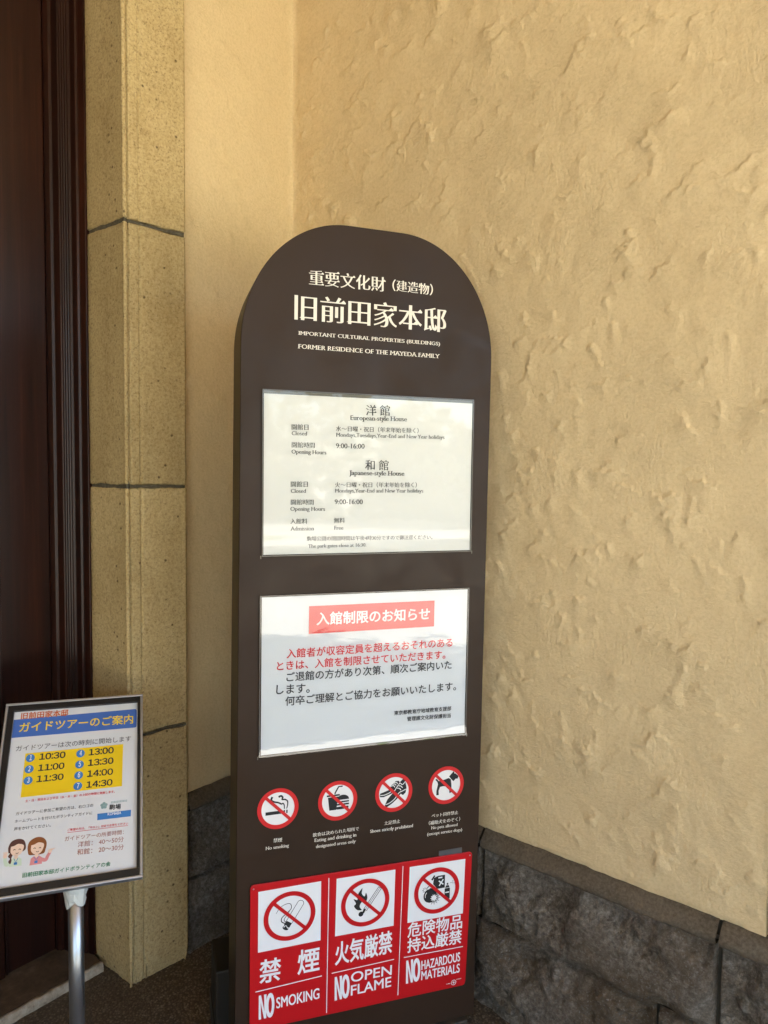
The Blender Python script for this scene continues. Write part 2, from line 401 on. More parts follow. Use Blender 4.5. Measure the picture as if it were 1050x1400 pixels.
STY = {'m': (.014, -.010), 'M': (.023, -.013), 'g': (0, 0), 'G': (.014, .014), 'H': (.024, .020), 's': (.014, -.010), 'S': (.022, -.010), 'B': (.014, .012), 'N': (.026, .020), 'T': (.032, .026), 'D': (.02, .02), 'P': (.016, .016), 'O': (.036, .030)}
def text_polys(text, u0, v0, u1, v1, h, st):
    if st in 'TD':                               # wide figures, packed one by one
        P = []; x0 = 0
        for ch in text:
            g = outlines(chr(ord(ch) + 0xFEE0)); q = np.concatenate(g); a, b = q[:, 0].min(), q[:, 0].max(); k = 1.0 if ch == ':' else 1.25
            if ch == '1': x0 += .06
            P += [(p - (a, 0)) * (k, 1) + (x0, 0) for p in g]; x0 += (b - a) * k + .11
    else: P = outlines(text)
    allp = np.concatenate(P); mn, mx = allp.min(0), allp.max(0)
    wid = math.hypot(u1 - u0, v1 - v0); ax, ay = STY[st]
    sx = wid / (mx[0] - mn[0]); sy = sx if h is None else h / (mx[1] - mn[1])
    em = sy
    P = [(p - mn) * (sx, sy) for p in P]
    P = offset(P, ax * em, ay * em)
    if st in 'mM': P = add_uroko(P, em)
    if st in 'sS': P = add_serif(P, em, .075 if st == 's' else .115, .036 if st == 's' else .055)
    allp = np.concatenate(P); mn, mx = allp.min(0), allp.max(0)
    P = [(p - mn) * (wid / (mx[0] - mn[0]), 1.0) for p in P]
    c, s_ = (u1 - u0) / wid, (v1 - v0) / wid
    return [np.stack([u0 + p[:, 0] * c - p[:, 1] * s_, v0 + p[:, 0] * s_ + p[:, 1] * c], 1) for p in P]
def flat(name, polygroups, z, m, parent, origin=(0, 0), nonzero=False):
    V, F = [], []
    for polys in polygroups:
        v, f = fill([[(x - origin[0], y - origin[1]) for x, y in p] for p in polys], nonzero); i = len(V)
        V += [(x, y, z) for x, y, _ in v]; F += [tuple(k + i for k in q) for q in f]
    # every face looks towards the viewer
    out = []
    for q in F:
        a, b, c = (V[k] for k in q[:3])
        out.append(q if (b[0] - a[0]) * (c[1] - a[1]) - (c[0] - a[0]) * (b[1] - a[1]) > 0 else q[::-1])
    return mesh_obj(name, V, out, m, parent)
def lettering(name, rows, z, m, parent, origin=(0, 0)):
    return flat(name, [text_polys(*r) for r in rows], z, m, parent, origin, True)
def blocks(name, rows, cuts, *args):           # one mesh per paragraph
    for i, j in zip([0] + cuts, cuts + [len(rows)]): lettering(name, rows[i:j], *args)
def circ(cx, cy, r, n=48, ry=None, a0=0, a1=360): return [(cx + r * math.cos(R(a0 + (a1 - a0) * k / n)), cy + (ry or r) * math.sin(R(a0 + (a1 - a0) * k / n))) for k in range(n + (0 if a1 - a0 == 360 else 1))]
def stroke(pts, w, w1=None):
    p = np.array(pts, float); d = np.gradient(p, axis=0); d /= np.hypot(d[:, 0], d[:, 1])[:, None] + 1e-12; n = np.stack([-d[:, 1], d[:, 0]], 1)
    ww = np.linspace(w, w if w1 is None else w1, len(p))[:, None] / 2
    return [tuple(q) for q in p + n * ww] + [tuple(q) for q in (p - n * ww)[::-1]]
def curve_pts(ctrl, n=8):                    # Catmull-Rom through the points
    p = np.array([ctrl[0]] + list(ctrl) + [ctrl[-1]], float); out = []
    for i in range(1, len(p) - 2):
        for k in range(n):
            t = k / n; a, b, c, d = p[i - 1], p[i], p[i + 1], p[i + 2]
            out.append(.5 * ((2 * b) + (c - a) * t + (2 * a - 5 * b + 4 * c - d) * t * t + (3 * b - a - 3 * c + d) * t ** 3))
    out.append(p[-2]); return [tuple(q) for q in out]
def rrect(x0, y0, x1, y1, r, n=6):
    o = []
    for cx, cy, a in ((x1 - r, y0 + r, -90), (x1 - r, y1 - r, 0), (x0 + r, y1 - r, 90), (x0 + r, y0 + r, 180)):
        o += [(cx + r * math.cos(R(a + 90 * k / n)), cy + r * math.sin(R(a + 90 * k / n))) for k in range(n + 1)]
    return o
def xf(polys, cx, cy, s, rot=0, sy=None):
    c, q = math.cos(rot), math.sin(rot); sy = s if sy is None else sy
    return [[(cx + c * x * s - q * y * sy, cy + q * x * s + c * y * sy) for x, y in p] for p in polys]
LINES = {
 'title': [
  ('重要文化財', 0.1332, 1.618, 0.2956, 1.6202, None, 'M'),
  ('（建造物）', 0.31, 1.6244, 0.4012, 1.6236, None, 'M'),
  ('旧前田家本邸', 0.1046, 1.5473, 0.4338, 1.5483, None, 'M'),
  ('IMPORTANT CULTURAL PROPERTIES (BUILDINGS)', 0.113, 1.5155, 0.4204, 1.5175, 0.01, 'S'),
  ('FORMER RESIDENCE OF THE MAYEDA FAMILY', 0.1123, 1.4908, 0.4211, 1.4928, 0.0089, 'S'),
 ],
 'hours': [
  ('洋 館', 0.2573, 1.3633, 0.3098, 1.3648, None, 'm'),
  ('European-style House', 0.2239, 1.3494, 0.348, 1.3519, None, 'S'),
  ('開館日', 0.1018, 1.3276, 0.136, 1.3285, None, 'm'),
  ('Closed', 0.1019, 1.3169, 0.1339, 1.3172, None, 's'),
  ('水～日曜・祝日（年末年始を除く）', 0.1934, 1.3281, 0.3749, 1.3308, None, 'm'),
  ('Mondays,Tuesdays,Year-End and New Year holidays', 0.1936, 1.3148, 0.4352, 1.3182, None, 's'),
  ('開館時間', 0.1023, 1.2919, 0.1495, 1.2924, None, 'm'),
  ('Opening Hours', 0.102, 1.2775, 0.1739, 1.2777, None, 's'),
  ('9:00-16:00', 0.1939, 1.2934, 0.2552, 1.2943, None, 's'),
  ('和 館', 0.2575, 1.2503, 0.3087, 1.2504, None, 'm'),
  ('Japanese-style House', 0.2235, 1.2361, 0.3446, 1.2365, None, 'S'),
  ('開館日', 0.1014, 1.2125, 0.1363, 1.213, None, 'm'),
  ('Closed', 0.1016, 1.2008, 0.1332, 1.2011, None, 's'),
  ('火～日曜・祝日（年末年始を除く）', 0.1933, 1.2128, 0.3736, 1.2152, None, 'm'),
  ('Mondays,Year-End and New Year holidays', 0.1931, 1.1999, 0.3888, 1.202, None, 's'),
  ('開館時間', 0.1019, 1.1764, 0.1488, 1.1767, None, 'm'),
  ('Opening Hours', 0.1012, 1.1619, 0.1729, 1.1621, None, 's'),
  ('9:00-16:00', 0.193, 1.1783, 0.2535, 1.1786, None, 's'),
  ('入館料', 0.1015, 1.1379, 0.1364, 1.1378, None, 'm'),
  ('Admission', 0.1016, 1.1243, 0.151, 1.1245, None, 's'),
  ('無料', 0.1922, 1.139, 0.2155, 1.1394, None, 'm'),
  ('Free', 0.1924, 1.1256, 0.2124, 1.1255, None, 's'),
  ('※駒場公園の閉園時間は午後4時30分ですので御注意ください。', 0.1295, 1.1027, 0.4125, 1.1035, None, 'm'),
  ('The park gates close at 16:30.', 0.139, 1.0865, 0.263, 1.0876, None, 's'),
 ],
 'banner': [
  ('入館制限のお知らせ', 0.1581, 0.9272, 0.4106, 0.9269, None, 'H'),
 ],
 'red': [
  ('入館者が収容定員を超えるおそれのある', 0.0967, 0.8621, 0.4663, 0.8645, None, 'G'),
  ('ときは、入館を制限させていただきます。', 0.0773, 0.838, 0.4499, 0.8386, None, 'G'),
 ],
 'black': [
  ('ご退館の方があり次第、順次ご案内いた', 0.0973, 0.8135, 0.4655, 0.8146, None, 'G'),
  ('します。', 0.0765, 0.7893, 0.146, 0.7873, None, 'G'),
  ('何卒ご理解とご協力をお願いいたします。', 0.0956, 0.7635, 0.4777, 0.7655, None, 'G'),
  ('東京都教育庁地域教育支援部', 0.3325, 0.7223, 0.467, 0.721, None, 'H'),
  ('管理課文化財保護担当', 0.3626, 0.7067, 0.4663, 0.705, None, 'H'),
 ],
 'c0': [
  ('禁煙', 0.0746, 0.4782, 0.0927, 0.4774, None, 'm'),
  ('No smoking', 0.0587, 0.4627, 0.1073, 0.4623, None, 's'),
 ],
 'c1': [
  ('飲食は決められた場所で', 0.1577, 0.4776, 0.2587, 0.4773, None, 'm'),
  ('Eating and drinking in', 0.1617, 0.464, 0.2535, 0.4628, None, 's'),
  ('designated areas only', 0.1648, 0.4505, 0.2523, 0.4493, None, 's'),
 ],
 'c2': [
  ('土足禁止', 0.3157, 0.4804, 0.3523, 0.4802, None, 'm'),
  ('Shoes strictly prohibited', 0.284, 0.4657, 0.3834, 0.4646, None, 's'),
 ],
 'c3': [
  ('ペット同伴禁止', 0.427, 0.4817, 0.491, 0.481, None, 'm'),
  ('（補助犬をのぞく）', 0.4205, 0.4654, 0.4964, 0.4648, None, 'm'),
  ('No pets allowed', 0.4261, 0.4528, 0.4912, 0.4516, None, 's'),
  ('(except service dogs)', 0.4174, 0.4399, 0.5021, 0.4386, None, 's'),
 ],
 'plate': [
  ('禁', 0.0472, 0.1841, 0.0926, 0.1829, 0.0495, 'P'),
  ('煙', 0.1277, 0.1856, 0.1753, 0.1854, 0.052, 'P'),
  ('NO', 0.0475, 0.1068, 0.0801, 0.1068, 0.0503, 'N'),
  ('SMOKING', 0.0839, 0.123, 0.1762, 0.1242, 0.0233, 'B'),
  ('火気厳禁', 0.209, 0.1887, 0.3392, 0.1911, 0.0507, 'P'),
  ('NO', 0.2097, 0.1108, 0.243, 0.1112, 0.051, 'N'),
  ('OPEN', 0.2451, 0.1444, 0.3385, 0.1418, 0.0219, 'B'),
  ('FLAME', 0.2456, 0.1149, 0.338, 0.1153, 0.022, 'B'),
  ('危険物品', 0.3736, 0.2183, 0.5061, 0.2151, 0.0328, 'P'),
  ('持込厳禁', 0.3733, 0.183, 0.5059, 0.1799, 0.0328, 'P'),
  ('NO', 0.3726, 0.1126, 0.4066, 0.1129, 0.0517, 'N'),
  ('HAZARDOUS', 0.4088, 0.1372, 0.5035, 0.1384, 0.021, 'B'),
  ('MATERIALS', 0.4088, 0.1135, 0.503, 0.1121, 0.0205, 'B'),
 ],
 'torange': [
  ('旧前田家本邸', 0.0341, 0.3873, 0.1363, 0.3868, None, 'O'),
 ],
 'tyellow': [
  ('ガイドツアーのご案内', 0.0327, 0.355, 0.2836, 0.3528, None, 'G'),
 ],
 'tblack': [
  ('ガイドツアーは次の時刻に開始します', 0.0312, 0.3097, 0.2791, 0.3087, None, 'g'),
  ('10:30', 0.0815, 0.2843, 0.1364, 0.2833, 0.0145, 'T'),
  ('11:00', 0.0813, 0.2583, 0.1359, 0.2577, 0.0142, 'T'),
  ('11:30', 0.0804, 0.2332, 0.1357, 0.2325, 0.014, 'T'),
  ('13:00', 0.1863, 0.283, 0.241, 0.2829, 0.0148, 'T'),
  ('13:30', 0.1858, 0.258, 0.241, 0.2576, 0.0146, 'T'),
  ('14:00', 0.1851, 0.2326, 0.2407, 0.2318, 0.0143, 'T'),
  ('14:30', 0.1845, 0.2077, 0.2401, 0.2072, 0.014, 'T'),
  ('ガイドツアーに参加ご希望の方は、右ロゴの', 0.0458, 0.1655, 0.2007, 0.164, None, 'g'),
  ('ネームプレートを付けたボランティアガイドに', 0.0451, 0.1497, 0.1998, 0.1475, None, 'g'),
  ('声をかけてください。', 0.0453, 0.1337, 0.117, 0.1323, None, 'g'),
  ('駒場', 0.2345, 0.1525, 0.259, 0.1512, None, 'G'),
 ],
 'tred': [
  ('土・日・祝日および平日（水・木・金）の上記の時間に実施します。', 0.0617, 0.1915, 0.2458, 0.1895, None, 'G'),
  ('ご希望の方は、「サロン」付近でお待ちください', 0.1512, 0.1181, 0.275, 0.1153, None, 'G'),
 ],
 'twhite': [
  ('KOMABA', 0.2318, 0.1408, 0.2602, 0.1402, 0.0063, 'B'),
 ],
 'tbrown': [
  ('ガイドツアーの所要時間：', 0.1467, 0.0979, 0.2661, 0.096, None, 'g'),
  ('洋館： 40～50分', 0.1736, 0.0818, 0.2664, 0.08, None, 'g'),
  ('和館： 20～30分', 0.173, 0.0659, 0.2667, 0.0638, None, 'g'),
 ],
 'tgreen': [
  ('旧前田家本邸ガイドボランティアの会', 0.0709, 0.037, 0.2408, 0.0342, None, 'G'),
 ],
 'tnum': [
  ('1', 0.0615, 0.2858, 0.0663, 0.2856, 0.0117, 'D'),
  ('2', 0.0609, 0.2603, 0.0656, 0.2601, 0.0115, 'D'),
  ('3', 0.0612, 0.2346, 0.0659, 0.2343, 0.0112, 'D'),
  ('4', 0.1664, 0.2848, 0.1714, 0.2846, 0.012, 'D'),
  ('5', 0.1656, 0.259, 0.1706, 0.2588, 0.0117, 'D'),
  ('6', 0.1651, 0.234, 0.17, 0.2337, 0.0115, 'D'),
  ('7', 0.1646, 0.2095, 0.1695, 0.2092, 0.0113, 'D'),
 ],
}

# ---------------------------------------------------------------- the ground and what lies outside the porch
def sheet(name, b0, b1, a0, a1, z, m):
    P = [CORNER + E2 * b + E1 * a for b, a in ((b0, a0), (b1, a0), (b1, a1), (b0, a1))]
    return structure(name, [(p.x, p.y, z) for p in P], [(0, 1, 2, 3)], m)
sheet('ground', -400, 400, -400, 400, -0.012, M['gravel'])
sheet('porch_floor', -0.40, 4.3, -8.0, 3.0, 0.0, M['floor'])
sheet('lawn', 9.5, 12.5, -30, 30, -0.006, M['grass'])
def woodland():
    r = np.random.default_rng(5); n = 20000
    a = r.uniform(-26, 26, n); hgt = 3.4 + .9 * np.sin(a * .7) + .5 * np.sin(a * 1.9 + 1); z = hgt * r.uniform(.0, 1, n) ** 1.25
    b = 17 + 3.0 * r.random(n) + 1.2 * np.sin(a * 1.3 + z)
    c = np.array(CORNER)[None] + np.outer(b, E2) + np.outer(a, E1); c[:, 2] = z
    s = r.uniform(.10, .30, n)[:, None]; u = r.standard_normal((n, 3)); u /= np.linalg.norm(u, axis=1)[:, None]
    w = np.cross(u, r.standard_normal((n, 3))); w /= np.linalg.norm(w, axis=1)[:, None]
    V = np.stack([c - u * s, c + w * s * .6, c + u * s, c - w * s * .6], 1).reshape(-1, 3)
    return structure('woodland', V.tolist(), np.arange(4 * n).reshape(-1, 4).tolist(), M['leaf'], 'stuff')
woodland()

# ---------------------------------------------------------------- porch roof (shades the corner; above the picture)
roof = thing('porch_roof', 'flat brown timber porch ceiling above the entrance corner', 'porch roof', wallmat(0, 0, 3.5))
v, f = [], []; box(v, f, -.3, 5.6, -8.2, 3.2, 0.0, .35); mesh_obj('ceiling_slab', v, f, M['ceiling'], roof)
v, f = [], []; box(v, f, 5.2, 5.6, -8.2, 3.2, -.60, -.002); mesh_obj('front_beam', v, f, M['ceiling'], roof)

side = thing('side_light_blocker', 'unseen plain cream wall added to block light from the far end of the porch', 'wall', wallmat(0, -3.3))  # out of view; added so that less light enters from the left
v, f = [], []; box(v, f, -.3, 1.6, -.4, 0, 0, 3.498); box(v, f, -.3, .01, .002, .60, 0, 3.498); mesh_obj('wall_face', v, f, M['side_stucco'], side)
v, f = [], []; box(v, f, 5.2, 5.6, -.4, .35, 0, 2.90); mesh_obj('front_light_blocker', v, f, M['side_stucco'], side)  # unseen block added to cut light from the front left opening

# ---------------------------------------------------------------- stucco walls on their stone plinths
def trowel(nx, nz, lx, lz, n, amp, seed, lo=.012, hi=.055, flip=False):
    r = np.random.default_rng(seed); X, Z = np.meshgrid(np.linspace(0, lx, nx), np.linspace(0, lz, nz), indexing='ij')
    h = np.zeros((nx, nz))
    for k in range(n):
        cx, cz = r.uniform(0, lx), r.uniform(0, lz); th = r.normal(.30, .42) if r.random() < .8 else r.uniform(-1.2, 1.6)
        if flip: th = -th
        Lg = lo + (hi - lo) * r.random() ** 2; kq = r.normal(0, 5.0); A = amp * r.uniform(.35, 1.0) * (.55 + .45 * Lg / hi)
        wl = r.uniform(.009, .034); ws = r.uniform(.0018, .0055)
        m = (abs(X - cx) < Lg * 1.7) & (abs(Z - cz) < Lg * 1.7 + .06)
        if not m.any(): continue
        dx, dz = X[m] - cx, Z[m] - cz; s_ = dx * math.cos(th) + dz * math.sin(th); t = -dx * math.sin(th) + dz * math.cos(th)
        t = t + kq * s_ ** 2 + .0035 * np.sin(s_ * r.uniform(60, 200) + r.uniform(0, 6)) + .002 * np.sin(s_ * r.uniform(250, 500))
        e = np.exp(-(s_ / (Lg * .55)) ** 2)
        h[m] += A * e * np.where(t < 0, np.exp(t / wl), np.exp(-(t / ws) ** 2))
    return h
def stucco_panel(name, lx, z0, z1, step, axis, amp, nst, seed, m, parent, flip, lo_amp, round_end=False):
    nx, nz = int(lx / step), int((z1 - z0) / step); lz = z1 - z0
    h = fbm(nx, nz, lx, lz, .30, seed, 3) * lo_amp + fbm(nx, nz, lx, lz, .045, seed + 3, 3, .55) * lo_amp * .22
    h += trowel(nx, nz, lx, lz, nst, amp, seed + 9, flip=flip)
    X, Z = np.meshgrid(np.linspace(0, lx, nx), np.linspace(z0, z1, nz), indexing='ij')
    h *= np.clip((X + .012) / .05, .2, 1)                            # quieter in the corner
    fillet = .014 * np.exp(-X / .010)                                # plaster run round the inner corner
    edge = np.zeros_like(X)
    low = np.clip((z0 + .012 - Z) / .012, 0, 1); h = h * (1 - .93 * np.clip((z0 + .05 - Z) / .05, 0, 1)) - .0026 * low * (1 + .35 * fbm(nx, nz, lx, lz, .03, seed + 5, 2))
    if round_end: edge = -.02 * np.clip((X - (lx - .004)) / .004, 0, 1) ** 2.2
    d = h + fillet + edge
    P = np.stack([X, -d, Z], -1) if axis == 'right' else np.stack([d, -X, Z], -1)
    return grid_obj(name, P, m, parent, flip=(axis == 'left'))
def stone(name, u0, u1, z0, z1, base, axis, seed, parent, top_flat=False, amp=.034, m='rock'):
    g = .0028; lx, lz = u1 - u0 - 2 * g, z1 - z0 - 2 * g; nx, nz = max(8, int(lx / .0045)), max(8, int(lz / .0045))
    h = fbm(nx, nz, lx, lz, .085, seed, 4, .6); h = (h - h.mean()) / (h.std() + 1e-6)
    X, Z = np.meshgrid(np.linspace(0, lx, nx), np.linspace(0, lz, nz), indexing='ij')
    # split facets: the upper envelope of many random tilted planes, so that faces meet in arrises
    r = np.random.default_rng(seed + 7); fac = np.full((nx, nz), 9.0)
    for k in range(int(8 + lx * lz * 260)):
        cx, cz = r.uniform(0, lx), r.uniform(0, lz); gx, gz = r.normal(0, .6), r.normal(0, .6)
        fac = np.minimum(fac, (.030 * r.uniform(0, 1)) + gx * (X - cx) + gz * (Z - cz) + .8 * ((X - cx) ** 2 + (Z - cz) ** 2))
    fac = (fac - fac.mean()) / (fac.std() + 1e-6)
    ed = np.minimum(np.minimum(X, lx - X), np.minimum(Z, lz - Z)); pil = np.clip(ed / .030, 0, 1) ** .75
    d = base - .010 + pil * (.004 + amp * (.46 * fac + .44 * h))
    d = np.where(d > base, base + .010 * np.tanh((d - base) / .010), d); d = np.maximum(d, base - .036)
    bd = (ed <= 1e-9); d = np.where(bd, base - .030, d)
    U = u0 + g + X; ZZ = z0 + g + Z
    P = np.stack([U, -d, ZZ], -1) if axis == 'right' else np.stack([d, -U, ZZ], -1)
    o = grid_obj(name, P, M[m], parent, flip=(axis == 'left')); return o

rw = thing('stucco_wall', 'rough cream stucco wall right of the brown sign, above grey rock faced stone', 'wall', wallmat(0, 0))
stucco_panel('stucco_face', 1.3175, .437, 2.9, .0033, 'right', .0058, 1000, 101, M['stucco'], rw, False, .0022, True)
v, f = [], []; box(v, f, 0.0, 1.30, .012, .45, .437, 3.5); box(v, f, 0.0, 1.305, -.0005, .0115, 2.9, 3.5); mesh_obj('wall_core', v, f, M['stucco'], rw)
v, f = [], []; box(v, f, -.02, 1.75, .0115, .42, -.02, .432); mesh_obj('plinth_core', v, f, M['plinth_joint'], rw)
PB = .027
v, f = [], []; box(v, f, 1.3205, 1.75, -.004, .40, .4395, 3.499); mesh_obj('end_quoin', v, f, M['tooled'], rw)
# sloping tooled margin on top of each stone
def weather(name, u0, u1, axis, parent, seed):
    r = np.random.default_rng(seed); n = max(6, int((u1 - u0) / .02)); us = np.linspace(u0 + .003, u1 - .003, n)
    rows = []; wob = np.convolve(r.normal(0, .0050, n + 6), np.ones(3) / 3, 'same')[3:3 + n]
    for q, (d, z) in enumerate(((-.02, .4395), (.001, .4388), (.0120, .4275), (.0225, .4150), (.0272, .4085), (.0250, .400), (-.03, .394))):
        rows.append([(u, -(d + r.normal(0, .0009)), z + r.normal(0, .0007) + (wob[i] if 2 < q < 5 else 0)) for i, u in enumerate(us)])
    P = np.array(rows).transpose(1, 0, 2)
    if axis == 'left': P = np.stack([-P[..., 1], -P[..., 0], P[..., 2]], -1)
    return grid_obj(name, P, M['tooled'], parent, flip=(axis == 'right'))
for k, (u0, u1) in enumerate(((0.03, .70), (.70, 1.237), (1.237, 1.75))):
    s_ = stone('plinth_stone', u0, u1, .213, .408, PB, 'right', 300 + k, rw); weather('tooled_margin', u0, u1, 'right', s_, 50 + k)
for k, (u0, u1) in enumerate(((0.03, .56), (.56, 1.125), (1.125, 1.75))):
    stone('plinth_stone', u0, u1, -.012, .213, PB + .004, 'right', 330 + k, rw)

lw = thing('stucco_wall', 'narrow smoother cream stucco wall between the stone doorway pier and the brown sign', 'wall', wallmat(0, 0))
stucco_panel('stucco_face', .42, .437, 2.9, .0055, 'left', .0040, 130, 202, M['stucco_smooth'], lw, True, .0020)
v, f = [], []; box(v, f, -.45, -.012, -.50, .40, .437, 3.5); box(v, f, -.0115, .0005, -.42, -.001, 2.9, 3.5); mesh_obj('wall_core', v, f, M['stucco_smooth'], lw)
v, f = [], []; box(v, f, -.45, -.0115, -.386, -.001, -.02, .43); mesh_obj('plinth_core', v, f, M['plinth_joint'], lw)
s_ = stone('plinth_stone', .032, .384, .203, .408, PB, 'left', 360, lw, amp=.014); weather('tooled_margin', .032, .384, 'left', s_, 71)
stone('plinth_stone', .032, .384, -.012, .203, PB, 'left', 361, lw, amp=.014)

# ---------------------------------------------------------------- tuff pier beside the door
pier = thing('stone_pier', 'speckled yellow tuff doorway pier of four stacked blocks with dark joints', 'stone pier', wallmat(0.006, -.547))
# plan (x out of facade, y along it), from the right-hand end round the beaded corner to the reveal
PLAN = [(-.05, .160), (.0200, .159), (.0205, .1545)]
PLAN += [(.0195 - .0125 * t, .1545 - .113 * t) for t in np.linspace(.04, 1, 16)]
PLAN += [(.0064, .0410), (.0042, .0400), (.0042, .0372), (.0066, .0360), (.0076, .0350)] + [(.0076 - .0025 * t, .034 - .021 * t) for t in np.linspace(.05, 1, 6)]
PLAN += [(.0020, .0128), (.0004, .0118), (.0004, .0096), (.0028, .0088), (.0058, .0082), (.0082, .0058), (.0084, .0026), (.0066, -.0006), (.0034, -.0022), (.0004, -.0018), (-.0018, .0006)]
PLAN += [(-.0045 - .137 * t, .0004 - .0080 * t) for t in np.linspace(0, 1, 18)]
PLAN += [(-.17, -.008), (-.17, .160)]
def block(z0, z1, seed):
    r = np.random.default_rng(seed); nz = int((z1 - z0) / .014) + 2; zs = np.linspace(z0, z1, nz); n = len(PLAN)
    zs = np.concatenate([[z0], [z0 + .0012, z0 + .004], zs[1:-1], [z1 - .004, z1 - .0012], [z1]]); P = np.array(PLAN)
    nrm = np.roll(P, -1, 0) - np.roll(P, 1, 0); nrm = np.stack([-nrm[:, 1], nrm[:, 0]], 1); nrm /= np.linalg.norm(nrm, axis=1)[:, None]
    if (nrm[5] @ np.array([1, 0])) < 0: nrm = -nrm
    V = []; wob0 = np.convolve(r.normal(0, .0020, n + 8), np.ones(5) / 5, 'same')[4:4 + n]; wob1 = np.convolve(r.normal(0, .0020, n + 8), np.ones(5) / 5, 'same')[4:4 + n]
    for k, z in enumerate(zs):
        e = min(z - z0, z1 - z); inset = .0045 if e < .0006 else .0012 if e < .002 else 0
        dis = r.normal(0, .00022 if e > .01 else .0010, n) - inset
        if seed == 60 and z < .10: dis = dis - .0075 * math.exp(-max(z, 0) / .022) - np.abs(r.normal(0, .0012, n)) * math.exp(-max(z, 0) / .03)
        fade0 = max(0, 1 - (z - z0) / .03); fade1 = max(0, 1 - (z1 - z) / .03)
        for q in range(n): V.append((*(P[q] + nrm[q] * dis[q]), z + wob0[q] * fade0 + wob1[q] * fade1))
    nz = len(zs); F = []
    for k in range(nz - 1):
        for q in range(n):
            q2 = (q + 1) % n; F.append((k * n + q, (k + 1) * n + q, (k + 1) * n + q2, k * n + q2))
    F += [tuple(range(n)), tuple(range((nz - 1) * n, nz * n))[::-1]]
    return mesh_obj('tuff_block', V, F, M['tuff'], pier, smooth=True)
zz = [-.01, .6395, 1.2628, 1.896, 2.53, 3.49]
for k in range(5): block(zz[k] + (.0042 if k else 0), zz[k + 1] - .0042, 60 + k)
core = [(-.05, .1575), (.0168, .1575), (.0168, .152), (.0008, .044), (.0008, .030), (-.002, .014), (.0045, .0060), (.0040, .0010), (-.004, .0028), (-.139, -.0035), (-.16, -.0035), (-.16, .150)][::-1]
v, f = prism(core, .08, 3.49); mesh_obj('mortar_joint', v, f, M['mortar'], pier)

# ---------------------------------------------------------------- dark wooden door and its moulded frame
dframe = thing('door_frame', 'dark brown moulded wooden frame between the tuff pier and the door', 'door frame', wallmat(-.133, -.556))
prof = [(-.0145, .02), (-.0145, -.004), (-.030, -.010), (-.034, -.010), (-.036, -.016), (-.052, -.020), (-.056, -.026), (-.0585, -.026), (-.060, -.030), (-.0635, -.030), (-.065, -.034), (-.0685, -.034), (-.070, -.0375), (-.0735, -.0375), (-.0755, -.041), (-.094, -.047), (-.0955, -.054), (-.106, -.060), (-.16, -.060), (-.16, .02)]
v, f = prism([(x, y) for x, y in prof][::-1], .0208, 3.45); o = mesh_obj('moulded_jamb', v, f, M['wood'], dframe); bevel(o, .0012)
door = thing('wooden_door', 'tall glossy reddish brown wooden entrance door behind the tour poster', 'door', wallmat(-.245, -.62))
v, f = [], []; box(v, f, -.055, 0.0, -1.05, .0035, .0215, 3.2); bevel(mesh_obj('door_leaf', v, f, M['wood'], door), .002)
v, f = [], []; box(v, f, -.055, 0.0, -2.10, -1.0535, .0215, 3.2); bevel(mesh_obj('door_leaf', v, f, M['wood'], door), .002)
v, f = [], []; box(v, f, .0005, .012, -.150, -.128, .0215, 3.2); box(v, f, .0005, .007, -.124, -.118, .0215, 3.2); bevel(mesh_obj('panel_moulding', v, f, M['wood'], door), .002)
v, f = [], []; box(v, f, .0005, .018, -.95, -.152, .12, 1.02); bevel(mesh_obj('lower_panel', v, f, M['wood'], door), .004)
sill = thing('door_sill', 'worn stone threshold with a pale edge strip at the foot of the wooden door', 'door sill', wallmat(-.105, -.56))
v, f = [], []; box(v, f, -.22, -.008, -2.2, .0, -.01, .0205); mesh_obj('tread', v, f, M['tread'], sill)
n = 130; r = np.random.default_rng(3); ys = np.linspace(-2.2, 0, n); pr = [(-.0075, -.01), (-.0075, .0215), (-.001, .0225), (.004, .0210), (.006, .016), (.007, .008), (.008, -.01)]
P = np.array([[(x + r.normal(0, .0008), y, z + r.normal(0, .0008) + .0015 * math.sin(y * 9)) for x, z in pr] for y in ys])
grid_obj('pale_nosing', P, M['nosing'], sill, flip=True)

v, f = [], []; box(v, f, -.30, -.002, -2.2, .0, 3.2035, 3.497); mesh_obj('transom', v, f, M['wood'], door)

# ---------------------------------------------------------------- the brown information board
BO = Vector((-0.29592162, 1.37033432, 0.05983554)); hB = Vector((0.9488297, 0.31566309, -0.00888885)); vB = Vector((0.00843434, 0.00280599, 0.99996049)); nBd = hB.cross(vB)
def boardmat(u, v, w=0):
    p = BO + hB * u + vB * v + nBd * w
    return Matrix(((hB.x, vB.x, nBd.x, p.x), (hB.y, vB.y, nBd.y, p.y), (hB.z, vB.z, nBd.z, p.z), (0, 0, 0, 1)))
board = thing('information_board', 'tall dark brown round shouldered visitor notice board with white title lettering', 'sign board', boardmat(0, 0))
BW, BH, BT = .544, 1.7455, .128
rx_, ry_ = .214, .25
out = [(0, 0), (BW, 0)] + [(BW - rx_ + rx_ * math.cos(R(a)), BH - ry_ + ry_ * math.sin(R(a))) for a in np.linspace(0, 90, 40)] + [(rx_ + rx_ * math.cos(R(a)), BH - ry_ + ry_ * math.sin(R(a))) for a in np.linspace(90, 180, 40)]
v, f = prism(out, -BT, -.004); o = mesh_obj('casing', v, f, M['brown_edge'], board); bevel(o, .002); 
v, f = prism(out, -.0035, 0.0); o = mesh_obj('front_panel', v, f, M['brown'], board); bevel(o, .0011, 3)
v, f = [], []; box(v, f, -.03, BW - .02, -.057, -.001, -BT - .14, .012); o = mesh_obj('base_plate', v, f, M['steel_base'], board); bevel(o, .003)
